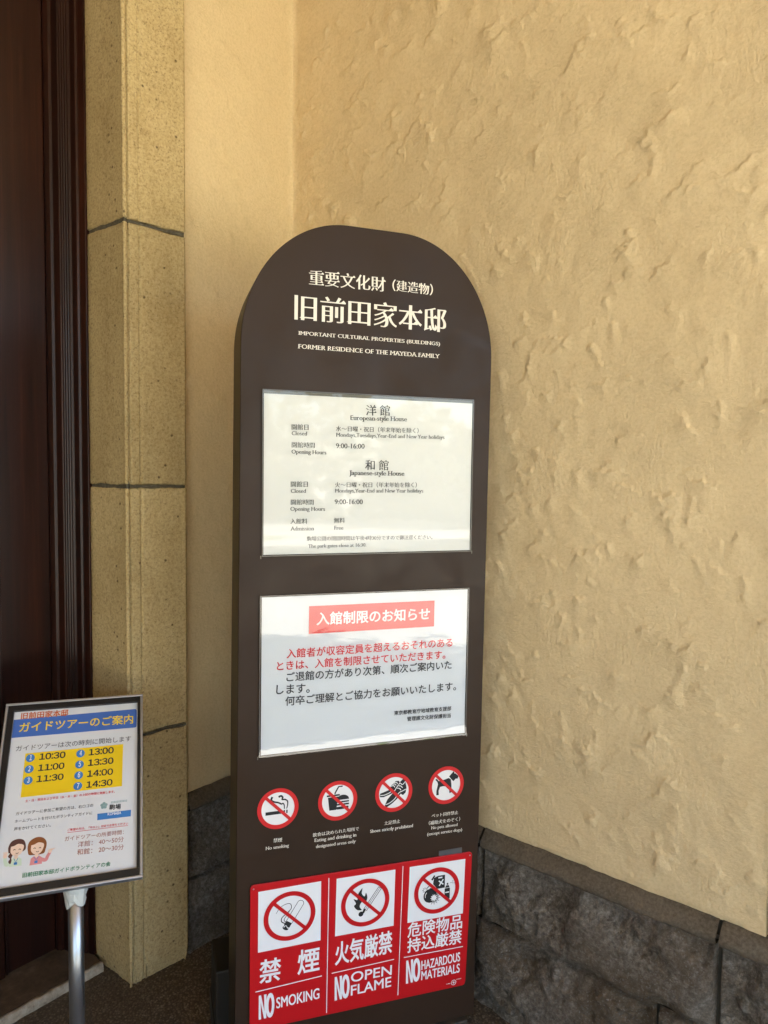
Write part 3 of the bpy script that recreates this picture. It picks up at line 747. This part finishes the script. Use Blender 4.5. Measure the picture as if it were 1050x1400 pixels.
v, f = [], []; box(v, f, -.028, .40, .0, .130, -BT - .12, -BT - .002); o = mesh_obj('weight_box', v, f, M['black_box'], board); bevel(o, .004)
lettering('title_lettering', LINES['title'], .0006, M['ivory'], board)

# pictograms: unit drawings inside a circle of radius 1
def no_smoking():
    P = [[(-.60, -.28), (.22, -.28), (.22, -.12), (-.60, -.12)], [(.27, -.28), (.34, -.28), (.34, -.12), (.27, -.12)], [(.40, -.28), (.47, -.28), (.47, -.12), (.40, -.12)]]
    P.append(stroke(curve_pts([(-.28, .60), (-.33, .46), (-.22, .36), (.02, .28), (.16, .20), (.24, .22), (.30, .12), (.31, -.06)]), .10, .045))
    P.append(stroke(curve_pts([(.02, .56), (.14, .60), (.22, .52), (.20, .42), (.34, .40), (.46, .30), (.46, .1), (.42, -.06)]), .10, .045))
    return [[p] for p in P]
def no_food():
    P = [[(-.42, -.46), (-.06, -.46), (-.02, -.05), (.05, .20), (-.50, .20)], [(-.56, .24), (.10, .24), (.10, .32), (-.56, .32)]]
    P.append(stroke([(-.14, .34), (-.14, .40), (.04, .70), (.24, .70)], .07))
    P += [circ(.26, .02, .32, 20, .24, 0, 180), [(-.07, -.12), (.58, -.12), (.58, -.05), (-.07, -.05)], [(-.07, -.26), (.58, -.26), (.58, -.18), (-.07, -.18)], rrect(-.06, -.46, .56, -.32, .06)]
    return [[p] for p in P]
def shoe_px(c): return [((x - 305) / 150, (350 - y) / 150 - (x - 305) / 150 * .06) for x, y in c]
def no_shoes():
    back = shoe_px([(190, 368), (197, 352), (225, 343), (262, 330), (285, 292), (318, 262), (345, 262), (352, 285), (330, 320), (300, 352), (268, 366), (222, 382), (196, 380)])
    front = shoe_px([(234, 446), (254, 402), (300, 350), (330, 302), (352, 272), (386, 240), (396, 268), (407, 318), (401, 356), (380, 376), (360, 364), (332, 402), (292, 436), (252, 461), (236, 457)])
    return [[back], [front]]
def shoe_lines():
    L = []
    for c in ([(196, 366), (225, 366), (266, 352), (298, 330)], [(282, 300), (300, 296), (312, 310)], [(292, 286), (310, 284), (322, 296)], [(302, 274), (322, 272), (334, 284)], [(310, 338), (332, 304), (354, 276)],
              [(240, 440), (272, 430), (312, 400), (346, 356), (372, 344), (402, 330)], [(300, 356), (318, 362), (328, 380)], [(330, 318), (350, 322), (362, 336)], [(342, 300), (362, 304), (374, 318)], [(356, 280), (374, 292), (396, 270)]):
        L.append([stroke(curve_pts(shoe_px(c), 5), .040)])
    return L
def no_pets():
    body = [(-.62, .36), (-.54, .40), (-.42, .26), (-.10, .30), (.14, .36), (.26, .28), (.30, .02), (.32, -.42), (.20, -.46), (.16, -.10), (-.16, -.04), (-.34, -.06), (-.42, -.26), (-.40, -.48), (-.54, -.48), (-.54, -.24), (-.46, .10), (-.50, .22)]
    head = [(.16, .44), (.42, .70), (.46, .56), (.52, .56), (.70, .40), (.64, .26), (.54, .28), (.42, .16), (.34, .22)]
    return [[body], [head]]
def ring_slash(ro=1.0, ri=.80, w=.15, ang=-45):
    c, s_ = math.cos(R(ang)), math.sin(R(ang)); L = ri + .03
    bar = [(L * c - w / 2 * -s_, L * s_ - w / 2 * c), (L * c + w / 2 * -s_, L * s_ + w / 2 * c), (-L * c + w / 2 * -s_, -L * s_ + w / 2 * c), (-L * c - w / 2 * -s_, -L * s_ - w / 2 * c)]
    return [circ(0, 0, ro, 72), circ(0, 0, ri, 64)], [bar]
RING, BAR = ring_slash()
PR = .0428
for cx, cy, sym, cap, lab in ((.0835, .5495, no_smoking, 'c0', 'round no smoking pictogram'), (.2105, .5495, no_food, 'c1', 'round no food or drink pictogram'), (.3365, .5510, no_shoes, 'c2', 'round no shoes pictogram'), (.4600, .5520, no_pets, 'c3', 'round no pets pictogram')):
    d = flat('pictogram', [xf([circ(0, 0, .9)], 0, 0, PR)], .0005, M['white'], board); d.location = (cx, cy, 0); d['label'] = lab
    flat('symbol', [xf(g, 0, 0, PR * 1.0) for g in sym()], .0009, M['symbol'], d)
    if sym is no_shoes: flat('symbol_lines', [xf(g, 0, 0, PR) for g in shoe_lines()], .0012, M['white'], d)
    flat('prohibition_ring', [xf(RING, 0, 0, PR), xf(BAR, 0, 0, PR)], .0016, M['sign_red'], d)
    lettering('caption', LINES[cap], .0007, M['ivory'], d, (cx, cy))

# ---------------------------------------------------------------- two notices in clear sleeves
def sleeve(name, label, cat, cx, cy, w, h, rot, paper, smat, curl, seed, border):
    mtx = boardmat(cx, cy, .001); t = thing(name, label, cat, mtx)
    bl, br_, bb, bt = border
    c, s_ = math.cos(rot), math.sin(rot)
    def rt(x, y): return (x * c - y * s_, x * s_ + y * c)
    nx, nz = 60, 48; X, Y = np.meshgrid(np.linspace(-w / 2 + bl, w / 2 - br_, nx), np.linspace(-h / 2 + bb, h / 2 - bt, nz), indexing='ij')
    low = np.clip((-h / 2 + .030 - Y) / .030, 0, 1); D = .0012 + curl * low ** 1.7
    P = np.stack([X * c - Y * s_, X * s_ + Y * c, D], -1); grid_obj('paper', P, paper, t)
    r = np.random.default_rng(seed); nx, nz = 90, 70; X, Y = np.meshgrid(np.linspace(-w / 2, w / 2, nx), np.linspace(-h / 2, h / 2, nz), indexing='ij')
    low = np.clip((-h / 2 + .034 - Y) / .034, 0, 1); D = .0030 + curl * 1.05 * low ** 1.7 + (.00025 * fbm(nx, nz, w, h, .12, seed, 3) if smat is M['sleeve_wavy'] else .00012 * fbm(nx, nz, w, h, .25, seed, 1))
    P = np.stack([X * c - Y * s_, X * s_ + Y * c, D], -1); grid_obj('clear_sleeve', P, smat, t)
    V, F = [], []; e = .0022                       # welded rim of the sleeve
    for x0, x1, y0, y1 in ((-w / 2, w / 2, h / 2 - e, h / 2), (-w / 2, w / 2, -h / 2, -h / 2 + e), (-w / 2, -w / 2 + e, -h / 2 + e + .0002, h / 2 - e - .0002), (w / 2 - e, w / 2, -h / 2 + e + .0002, h / 2 - e - .0002)):
        box(V, F, x0, x1, y0, y1, .0002, .0042)
    V = [(*rt(x, y), z) for x, y, z in V]; bevel(mesh_obj('sleeve_rim', V, F, M['sleeve_edge'], t), .0006)
    for sx in (-1, 1):
        V, F = [], []; box(V, F, sx * w / 2 - (.0028 if sx < 0 else -.0008), sx * w / 2 + (.0028 if sx > 0 else -.0008), -h / 2 - .0045, -h / 2 + .002, .0022, .0030)
        V = [(*rt(x, y), z) for x, y, z in V]; mesh_obj('corner_tab', V, F, M['sleeve_edge_light'], t)
    return t
t = sleeve('hours_notice', 'opening hours notice, warm light put into its paper colour, in a clear sleeve, upper sheet on the brown board', 'notice', .2734, 1.2406, .4606, .3337, .0066, M['paper_warm_lit'], M['sleeve_flat'], .0006, 4, (.0035, .0030, .0035, .0085))
V, F = [], []; box(V, F, -.227, .227, .1588, .1644, .0002, .0022); V = [(x * math.cos(.0066) - y * math.sin(.0066), x * math.sin(.0066) + y * math.cos(.0066), z) for x, y, z in V]; mesh_obj('sleeve_header', V, F, M['sleeve_edge_light'], t)
blocks('lettering', LINES['hours'], [2, 4, 6, 8, 9, 11, 13, 15, 16, 18, 20, 22], .0017, M['ink_grey'], t, (.2734, 1.2406))
t = sleeve('limit_notice', 'white entry limit notice with a red heading, lower sheet on the brown board', 'notice', .2726, .8286, .4619, .3317, .0034, M['paper'], M['sleeve_wavy'], .0030, 8, (.0045, .0035, .0045, .0040))
o = flat('heading_banner', [[[(.1425, .9682), (.1424, .9105), (.4212, .9122), (.4211, .9692)]]], .0016, M['banner'], t, (.2726, .8286))
lettering('banner_lettering', LINES['banner'], .0020, M['white'], o, (.2726, .8286))
lettering('red_lettering', LINES['red'], .0017, M['red_ink'], t, (.2726, .8286))
blocks('black_lettering', LINES['black'], [3], .0017, M['ink'], t, (.2726, .8286))

# ---------------------------------------------------------------- red fire-prevention plate
pc = (.2742, .2400)
plate = thing('prohibition_plate', 'red three panel metal plate, no smoking, open flame or hazardous materials', 'warning sign', boardmat(pc[0], pc[1], .002))
def PL(pts): return [(x - pc[0], y - pc[1]) for x, y in pts]
qa = np.array([(.0290, .0860), (.5180, .0789), (.5272, .3905), (.0277, .3970)])
def rounded(q, r, n=5):
    o = []
    for i in range(4):
        p, a, b = q[i], q[i - 1], q[(i + 1) % 4]; da = (a - p) / np.linalg.norm(a - p); db = (b - p) / np.linalg.norm(b - p)
        for k in range(n + 1):
            tt = k / n; o.append(tuple((p + da * r) * (1 - tt) ** 2 + 2 * p * tt * (1 - tt) + (p + db * r) * tt ** 2))
    return o
v, f = prism(PL(rounded(qa, .009)), 0, .003); o = mesh_obj('plate_sheet', v, f, M['plate_red'], plate); bevel(o, .0006)
for q in [[PL([(.1920, .386), (.1914, .0885), (.1930, .0885), (.1936, .386)])], [PL([(.3590, .3846), (.3533, .0916), (.3549, .0916), (.3606, .3846)])],
     [PL([(.0405, .1680), (.1806, .1724), (.1806, .1744), (.0405, .1700)])], [PL([(.2024, .1734), (.3434, .1752), (.3434, .1770), (.2024, .1752)])], [PL([(.3662, .1744), (.5096, .1710), (.5096, .1728), (.3662, .1762)])]]: flat('white_rule', [q], .0034, M['plate_white'], plate)
blocks('plate_lettering', LINES['plate'], [1, 2, 4, 5, 8, 10], .0034, M['plate_white'], plate, pc)
flat('maker_mark', [[PL(circ(.4888, .0912, .0062, 24)), PL(circ(.4888, .0912, .0050, 24))], [PL([(.4858, .0906), (.4918, .0906), (.4918, .0918), (.4858, .0918)])], [PL([(.4882, .0880), (.4894, .0880), (.4894, .0944), (.4882, .0944)])],
     [PL([(.470, .0905), (.481, .0905), (.481, .0913), (.470, .0913)])], [PL([(.4945, .0966), (.5080, .0966), (.5080, .0974), (.4945, .0974)])]], .0034, M['plate_white'], plate)
for x, y in ((.5210, .3835), (.0345, .3890)): v, f = prism(PL(circ(x, y, .0016, 12)), .0032, .0040); mesh_obj('rivet', v, f, M['alu'], plate)
def cigarette():
    c = lambda x0, y0, x1, y1, w: stroke([(x0, y0), (x1, y1)], w)
    ang = R(57); cx, cy = .0, .0; P = []
    def q(x, y): return (-.18 + x * math.cos(ang) - y * math.sin(ang), -.50 + x * math.sin(ang) + y * math.cos(ang))
    P.append([[q(.10, .13), q(.30, .13), q(.30, -.13), q(.10, -.13)]]); P.append([[q(x * .0 + .03 + .07 * math.cos(R(a)), .13 * math.sin(R(a))) for a in range(0, 360, 20)]])
    for y in (.13, -.13): P.append([stroke([q(.30, y), q(1.12, y)], .020)])
    P.append([stroke([q(1.12 + .11 * math.cos(R(a)), .13 * math.sin(R(a))) for a in range(-90, 91, 15)], .020)])
    P.append([stroke(curve_pts([(-.18, -.28), (-.32, -.18), (-.30, -.02), (-.10, .14), (.06, .30), (.02, .48), (-.16, .50), (-.38, .40), (-.54, .18)]), .040, .014)])
    P.append([stroke(curve_pts([(-.14, -.24), (-.22, -.12), (-.10, .06), (.0, .20)]), .03, .012)])
    return P
def flame():
    fl = curve_pts([(-.14, -.30), (-.34, -.26), (-.48, -.08), (-.40, .02), (-.50, .22), (-.34, .16), (-.34, .36), (-.14, .62), (-.16, .40), (-.04, .26), (.02, .40), (.08, .16), (-.04, -.06), (-.10, .08), (-.22, -.04), (-.24, -.16)], 5)
    P = [[fl], [circ(-.18, -.46, .105, 18)], [[(-.13, -.40), (-.06, -.46), (.03, -.30), (-.06, -.24)]]]
    for a in ((-.07, -.28, .56, .56), (.05, -.36, .68, .48)): P.append([stroke([(a[0], a[1]), (a[2], a[3])], .022)])
    P += [[stroke([(.56, .56), (.68, .48)], .022)], [stroke([(-.01, -.32), (.60, .50)], .016)], [stroke([(.02, -.36), (.05, -.36)], .02)]]
    return P
def hazards():
    P = [[circ(-.30, -.18, .30, 30)], [[(-.30, .16), (-.13, .08), (-.17, .0), (-.34, .08)]], [stroke(curve_pts([(-.22, .12), (-.24, .26), (-.36, .24), (-.44, .16)]), .035)]]
    for a in range(0, 360, 45): P.append([stroke([(-.54 + .05 * math.cos(R(a)), .10 + .05 * math.sin(R(a))), (-.54 + .12 * math.cos(R(a)), .10 + .12 * math.sin(R(a)))], .022)])
    st = []
    for k in range(28):
        rr = .26 if k % 2 == 0 else .15; a = R(360 * k / 28 + 30)
        if -140 < (math.degrees(a) + 180) % 360 - 180 < 60: st.append([stroke([(-.13 + .12 * math.cos(a), -.30 + .12 * math.sin(a)), (-.13 + (.30 if k % 2 else .24) * math.cos(a), -.30 + (.30 if k % 2 else .24) * math.sin(a))], .035, .012)])
    P += st
    P += [[[(-.14, .56), (.04, .62), (.36, .62), (.36, .06), (.02, .06), (-.18, .30)], [(.06, .56), (.24, .56), (.24, .50), (.06, .50)]], [[(-.20, .46), (-.08, .64), (-.14, .68), (-.27, .50)]]]
    P += [[rrect(.36, -.46, .60, .02, .03), [(.385, -.14), (.575, -.14), (.575, -.19), (.385, -.19)]], [[(.38, .04), (.58, .04), (.54, .14), (.42, .14)]], [rrect(.45, .16, .52, .24, .02)]]
    for dx, dy in ((.62, .22), (.70, .28), (.70, .20), (.78, .32), (.78, .18)): P.append([stroke([(dx, dy), (dx + .05, dy + .01)], .022)])
    return P
def hazards_white():
    P = [[stroke([(.10, .18), (.28, .44)], .055)], [stroke([(.08, .40), (.29, .22)], .055)]]
    star = [(-.13 + (.17 if k % 2 == 0 else .10) * math.cos(R(360 * k / 20)), -.30 + (.17 if k % 2 == 0 else .10) * math.sin(R(360 * k / 20))) for k in range(20)]
    P.append([star]); P.append([stroke(curve_pts([(-.46, -.02), (-.52, -.12), (-.52, -.24)]), .04, .02)])
    return P
def cig_lines(): 
    return [[stroke(curve_pts([(-.235, -.435), (-.15, -.36), (-.075, -.50)]), .022)]]
for (cx, cy, w, h, rot), (rx0, ry0), sym, lab in (((.1104, .3171, .1319, .1293, .004), (.1098, .3191), cigarette, 'white panel with a crossed out cigarette'), ((.2752, .3173, .1325, .1266, -.012), (.2746, .3182), flame, 'white panel with a crossed out match and flame'), ((.4415, .3150, .1343, .1269, -.022), (.4415, .3158), hazards, 'white panel with a crossed out bomb, can and spray')):
    sq = flat('pictogram_panel', [xf([[(-w / 2, -h / 2), (w / 2, -h / 2), (w / 2, h / 2), (-w / 2, h / 2)]], 0, 0, 1, rot)], .0034, M['plate_white'], plate); sq.location = (cx - pc[0], cy - pc[1], 0); sq['label'] = lab
    ox, oy = rx0 - cx, ry0 - cy
    flat('symbol', [xf(g, ox, oy, .0530) for g in sym()], .0039, M['symbol'], sq)
    if sym is hazards: flat('symbol_lines', [xf(g, ox, oy, .0530) for g in hazards_white()], .0043, M['plate_white'], sq)
    if sym is cigarette: flat('symbol_lines', [xf(g, ox, oy, .0530) for g in cig_lines()], .0043, M['plate_white'], sq)
    rg, br_ = ring_slash(1.0, .82, .13)
    flat('prohibition_ring', [xf(rg, ox, oy, .0545, 0, .0525), xf(br_, ox, oy, .0545, 0, .0525)], .0047, M['plate_red'], sq)
v, f = [], []; box(v, f, .4467 - pc[0], .5024 - pc[0], .3885 - pc[1], .4025 - pc[1], -.0018, -.0004); mesh_obj('grey_tape', v, f, M['tape_grey'], plate)

# ---------------------------------------------------------------- tour poster on its floor stand
TS = .92                                      # poster size factor
TO = Vector((-0.7327, 1.23315, 0.50517)); ta = Vector((0.9410366, 0.33779603, -0.0185462)); tb = Vector((-0.22027363, 0.65340516, 0.72425219)); tn = ta.cross(tb)
def tourmat(u, v, w=0):
    p = TO + ta * u + tb * v + tn * w; k = TS
    return Matrix(((ta.x * k, tb.x * k, tn.x * k, p.x), (ta.y * k, tb.y * k, tn.y * k, p.y), (ta.z * k, tb.z * k, tn.z * k, p.z), (0, 0, 0, 1)))
pb = TO + ta * .156 + tb * .041 - tn * .028
stand = thing('poster_stand', 'silver pole floor stand holding the black edged guided tour poster', 'sign stand', Matrix.Translation((pb.x, pb.y, 0)))
inv = Matrix.Translation((-pb.x, -pb.y, 0))
def tour_mesh(name, v, f, m, parent):         # built in the poster's tilted frame
    T = inv @ tourmat(0, 0); return mesh_obj(name, [tuple(T @ Vector(p)) for p in v], f, m, parent)
FW, FH = .306, .4261
v, f = [], []
e = .0058
box(v, f, 0, FW, FH - e, FH, -.016, .004); box(v, f, 0, FW, 0, e, -.016, .004); box(v, f, 0, e, e + .0003, FH - e - .0003, -.016, .004); box(v, f, FW - e, FW, e + .0003, FH - e - .0003, -.016, .004)
bevel(tour_mesh('aluminium_frame', v, f, M['alu'], stand), .0016, 3)
v, f = [], []; i0, i1, j0, j1 = .019, FW - .0125, .0205, FH - .0190
k = .0004
box(v, f, e + k, FW - e - k, j1, FH - e - k, -.012, .0026); box(v, f, e + k, FW - e - k, e + k, j0, -.012, .0026); box(v, f, e + k, i0, j0 + k, j1 - k, -.012, .0026); box(v, f, i1, FW - e - k, j0 + k, j1 - k, -.012, .0026)
tour_mesh('black_border', v, f, M['frame_black'], stand)
v, f = [], []; box(v, f, e + k, FW - e - k, e + k, FH - e - k, -.015, -.0125); tour_mesh('back_board', v, f, M['frame_black'], stand)
def tube(v, f, r0, r1, z0, z1, n=28, cap=True):
    i = len(v)
    for z, r_ in ((z0, r0), (z1, r1)): v += [(r_ * math.cos(2 * math.pi * k / n), r_ * math.sin(2 * math.pi * k / n), z) for k in range(n)]
    f += [(i + k, i + (k + 1) % n, i + n + (k + 1) % n, i + n + k) for k in range(n)]
    if cap: f += [tuple(i + n + k for k in range(n)), tuple(i + k for k in range(n - 1, -1, -1))]
v, f = [], []; tube(v, f, .0145, .0145, .016, .508, 40); o = mesh_obj('pole', v, f, M['steel'], stand, smooth=False); o.data.polygons.foreach_set('use_smooth', [len(p.vertices) == 4 for p in o.data.polygons])
v, f = [], []; tube(v, f, .11, .106, 0.001, .010, 48); tube(v, f, .03, .02, .0105, .024, 32); o = mesh_obj('round_base', v, f, M['steel'], stand); bevel(o, .002)
# crumpled tape wrapped over the top of the pole
r = np.random.default_rng(9); ring = []; zs = np.linspace(.446, .515, 7)
P = np.array([[((.0175 + .004 * (k % 2) * (q / 6) + r.normal(0, .0013) + .004 * q / 6) * math.cos(2 * math.pi * k / 14) * 1.10, (.0172 + r.normal(0, .0012) + .003 * q / 6) * math.sin(2 * math.pi * k / 14), z + r.normal(0, .002) + (.006 * math.sin(k * 1.3) if q == 0 else 0)) for k in range(15)] for q, z in enumerate(zs)])
P[:, 14] = P[:, 0]; grid_obj('white_tape', P, M['tape'], stand, flip=True).data.polygons.foreach_set('use_smooth', [False] * (6 * 14))

poster = thing('tour_poster', 'white guided tour poster with blue heading and yellow timetable in the stand', 'poster', tourmat(0, 0))
flat('paper_sheet', [[[(i0 - .004, j0 - .004), (i1 + .004, j0 - .004), (i1 + .004, j1 + .004), (i0 - .004, j1 + .004)]]], -.006, M['paper'], poster)
z0 = -.0056
o = flat('heading_banner', [[[(i0 + .0006, .3435), (i1 - .006, .3425), (i1 - .0028, .3437), (i1 - .0016, .347), (i1 - .0016, .386), (i1 - .0028, .3895), (i1 - .006, .3907), (i0 + .0006, .3880)]]], z0, M['blue'], poster)
lettering('heading_lettering', LINES['tyellow'], z0 + .0006, M['yellow_text'], o)
lettering('house_name_edge', [tuple(list(x[:6]) + ['H']) for x in LINES['torange']], z0 + .0008, M['orange'], o)
o = flat('timetable_box', [[[(.0515, .2035), (.2608, .2030), (.2617, .3033), (.0519, .3030)]]], z0, M['yellow'], poster)
CP = [(.0630, .2911), (.0629, .2654), (.0631, .2396), (.1686, .2902), (.1678, .2642), (.1673, .2391), (.1668, .2145)]
for (x, y), row in zip(CP, LINES['tnum']):
    o = flat('number_disc', [[circ(x, y, .0092, 28)]], z0 + .0004, M['bar_blue'], poster); lettering('number_lettering', [row], z0 + .0008, M['white'], o)
blocks('black_lettering', LINES['tblack'], [1, 4, 8, 11], z0 + .0006, M['ink'], poster)
blocks('red_lettering', LINES['tred'], [1], z0 + .0006, M['red_ink'], poster)
flat('red_underline', [[[(.1513, .1150), (.2750, .1130), (.2750, .1138), (.1513, .1158)]]], z0 + .0006, M['red_ink'], poster)
lettering('brown_lettering', LINES['tbrown'], z0 + .0006, M['brown_ink'], poster)
lettering('green_lettering', LINES['tgreen'], z0 + .0006, M['green_ink'], poster)
o = flat('logo_bar', [[[(.2107, .1338), (.2805, .1328), (.2812, .1471), (.2104, .1475)]]], z0, M['bar_blue'], poster)
lettering('logo_bar_lettering', LINES['twhite'], z0 + .0005, M['white'], o)
flat('flower_logo', [[[(.2235 + .0078 * math.cos(R(90 + 72 * k)) * q[0] - 0, .1640 + .0078 * math.sin(R(90 + 72 * k)) * q[0]) for q in ((0.05,),)] + [(.2235 + .0045 * math.cos(R(90 + 72 * k)) + .0034 * math.cos(R(a)), .1640 + .0045 * math.sin(R(90 + 72 * k)) + .0034 * math.sin(R(a))) for a in range(90 + 72 * k - 150, 90 + 72 * k + 151, 25)]] for k in range(5)], z0, M['logo_grey'], poster)
flat('logo_small_print', [[[(x, y), (x + .0022, y), (x + .0022, y + .0016), (x, y + .0016)]] for y in (.1692, .1668) for x in np.arange(.238, .271, .0032)], z0, M['logo_grey'], poster)
# the two drawn guides
def guide(x, hx, hy, s_, hair, jacket, bob, wave):
    g = flat('drawn_guide', [[[(hx + a * s_, hy + b * s_) for a, b in q]] for q in ([(-.62, -1.85), (.62, -1.85), (.55, -1.15), (.22, -.92), (-.22, -.92), (-.55, -1.15)],)], z0, jacket, poster)
    def part(name, polys, dz, m): return flat(name, [[[(hx + a * s_, hy + b * s_) for a, b in q]] for q in polys], z0 + dz, m, g)
    if bob: hp = [curve_pts([(-.86, -.62), (-.98, .10), (-.80, .72), (-.15, 1.05), (.55, .90), (.92, .35), (.86, -.40), (.62, -.80), (-.60, -.80), (-.86, -.62)], 5)]
    else: hp = [curve_pts([(-.80, -.40), (-.88, .20), (-.62, .80), (0, 1.0), (.60, .80), (.86, .20), (.78, -.30), (.0, -.5), (-.80, -.40)], 5), curve_pts([(-.62, -.40), (-.82, -.75), (-.60, -1.0), (-.74, -1.3), (-.52, -1.55), (-.42, -1.25), (-.46, -.95), (-.38, -.6), (-.62, -.40)], 4)]
    part('drawn_hair', hp, .0003, hair)
    part('drawn_face', [curve_pts([(-.62, .25), (-.60, -.35), (-.25, -.74), (.12, -.80), (.46, -.58), (.66, -.10), (.62, .28), (.1, .46), (-.30, .30), (-.62, .25)], 5), [(-.16, -.70), (.16, -.70), (.20, -1.0), (0, -1.16), (-.20, -1.0)]], .0006, M['skin'])
    part('drawn_features', [stroke(curve_pts([(-.36, -.16), (-.25, -.08), (-.14, -.16)]), .07), stroke(curve_pts([(.18, -.18), (.29, -.10), (.40, -.20)]), .07), stroke(curve_pts([(-.08, -.48), (.06, -.55), (.2, -.48)]), .06)], .0009, M['hair_dark'])
    part('drawn_sleeve', [stroke(curve_pts(wave, 5), .40, .30)], .0002, jacket)
    hx2, hy2 = wave[-1]
    part('drawn_hand', [circ(hx2, hy2 + .12, .20, 14, .22)] + [stroke([(hx2 + .1 * k, hy2 + .2), (hx2 + .17 * k + (.3 if bob else 0), hy2 + .55 - (.2 if bob else 0))], .1) for k in (-1, 0, 1)], .0006, M['skin'])
    part('drawn_lanyard', [stroke([(-.2, -1.05), (0, -1.45), (.2, -1.05)], .06), [(-.16, -1.45), (.16, -1.45), (.16, -1.7), (-.16, -1.7)]], .0005, M['bar_blue'])
guide(0, .0553, .0970, .0190, M['hair_dark'], M['jacket_green'], False, [(-.50, -1.35), (-.85, -1.6), (-1.05, -1.2), (-1.10, -.8)])
guide(0, .0940, .0945, .0190, M['hair_brown'], M['jacket_pink'], True, [(.45, -1.35), (.95, -1.5), (1.15, -1.1), (1.35, -.75)])
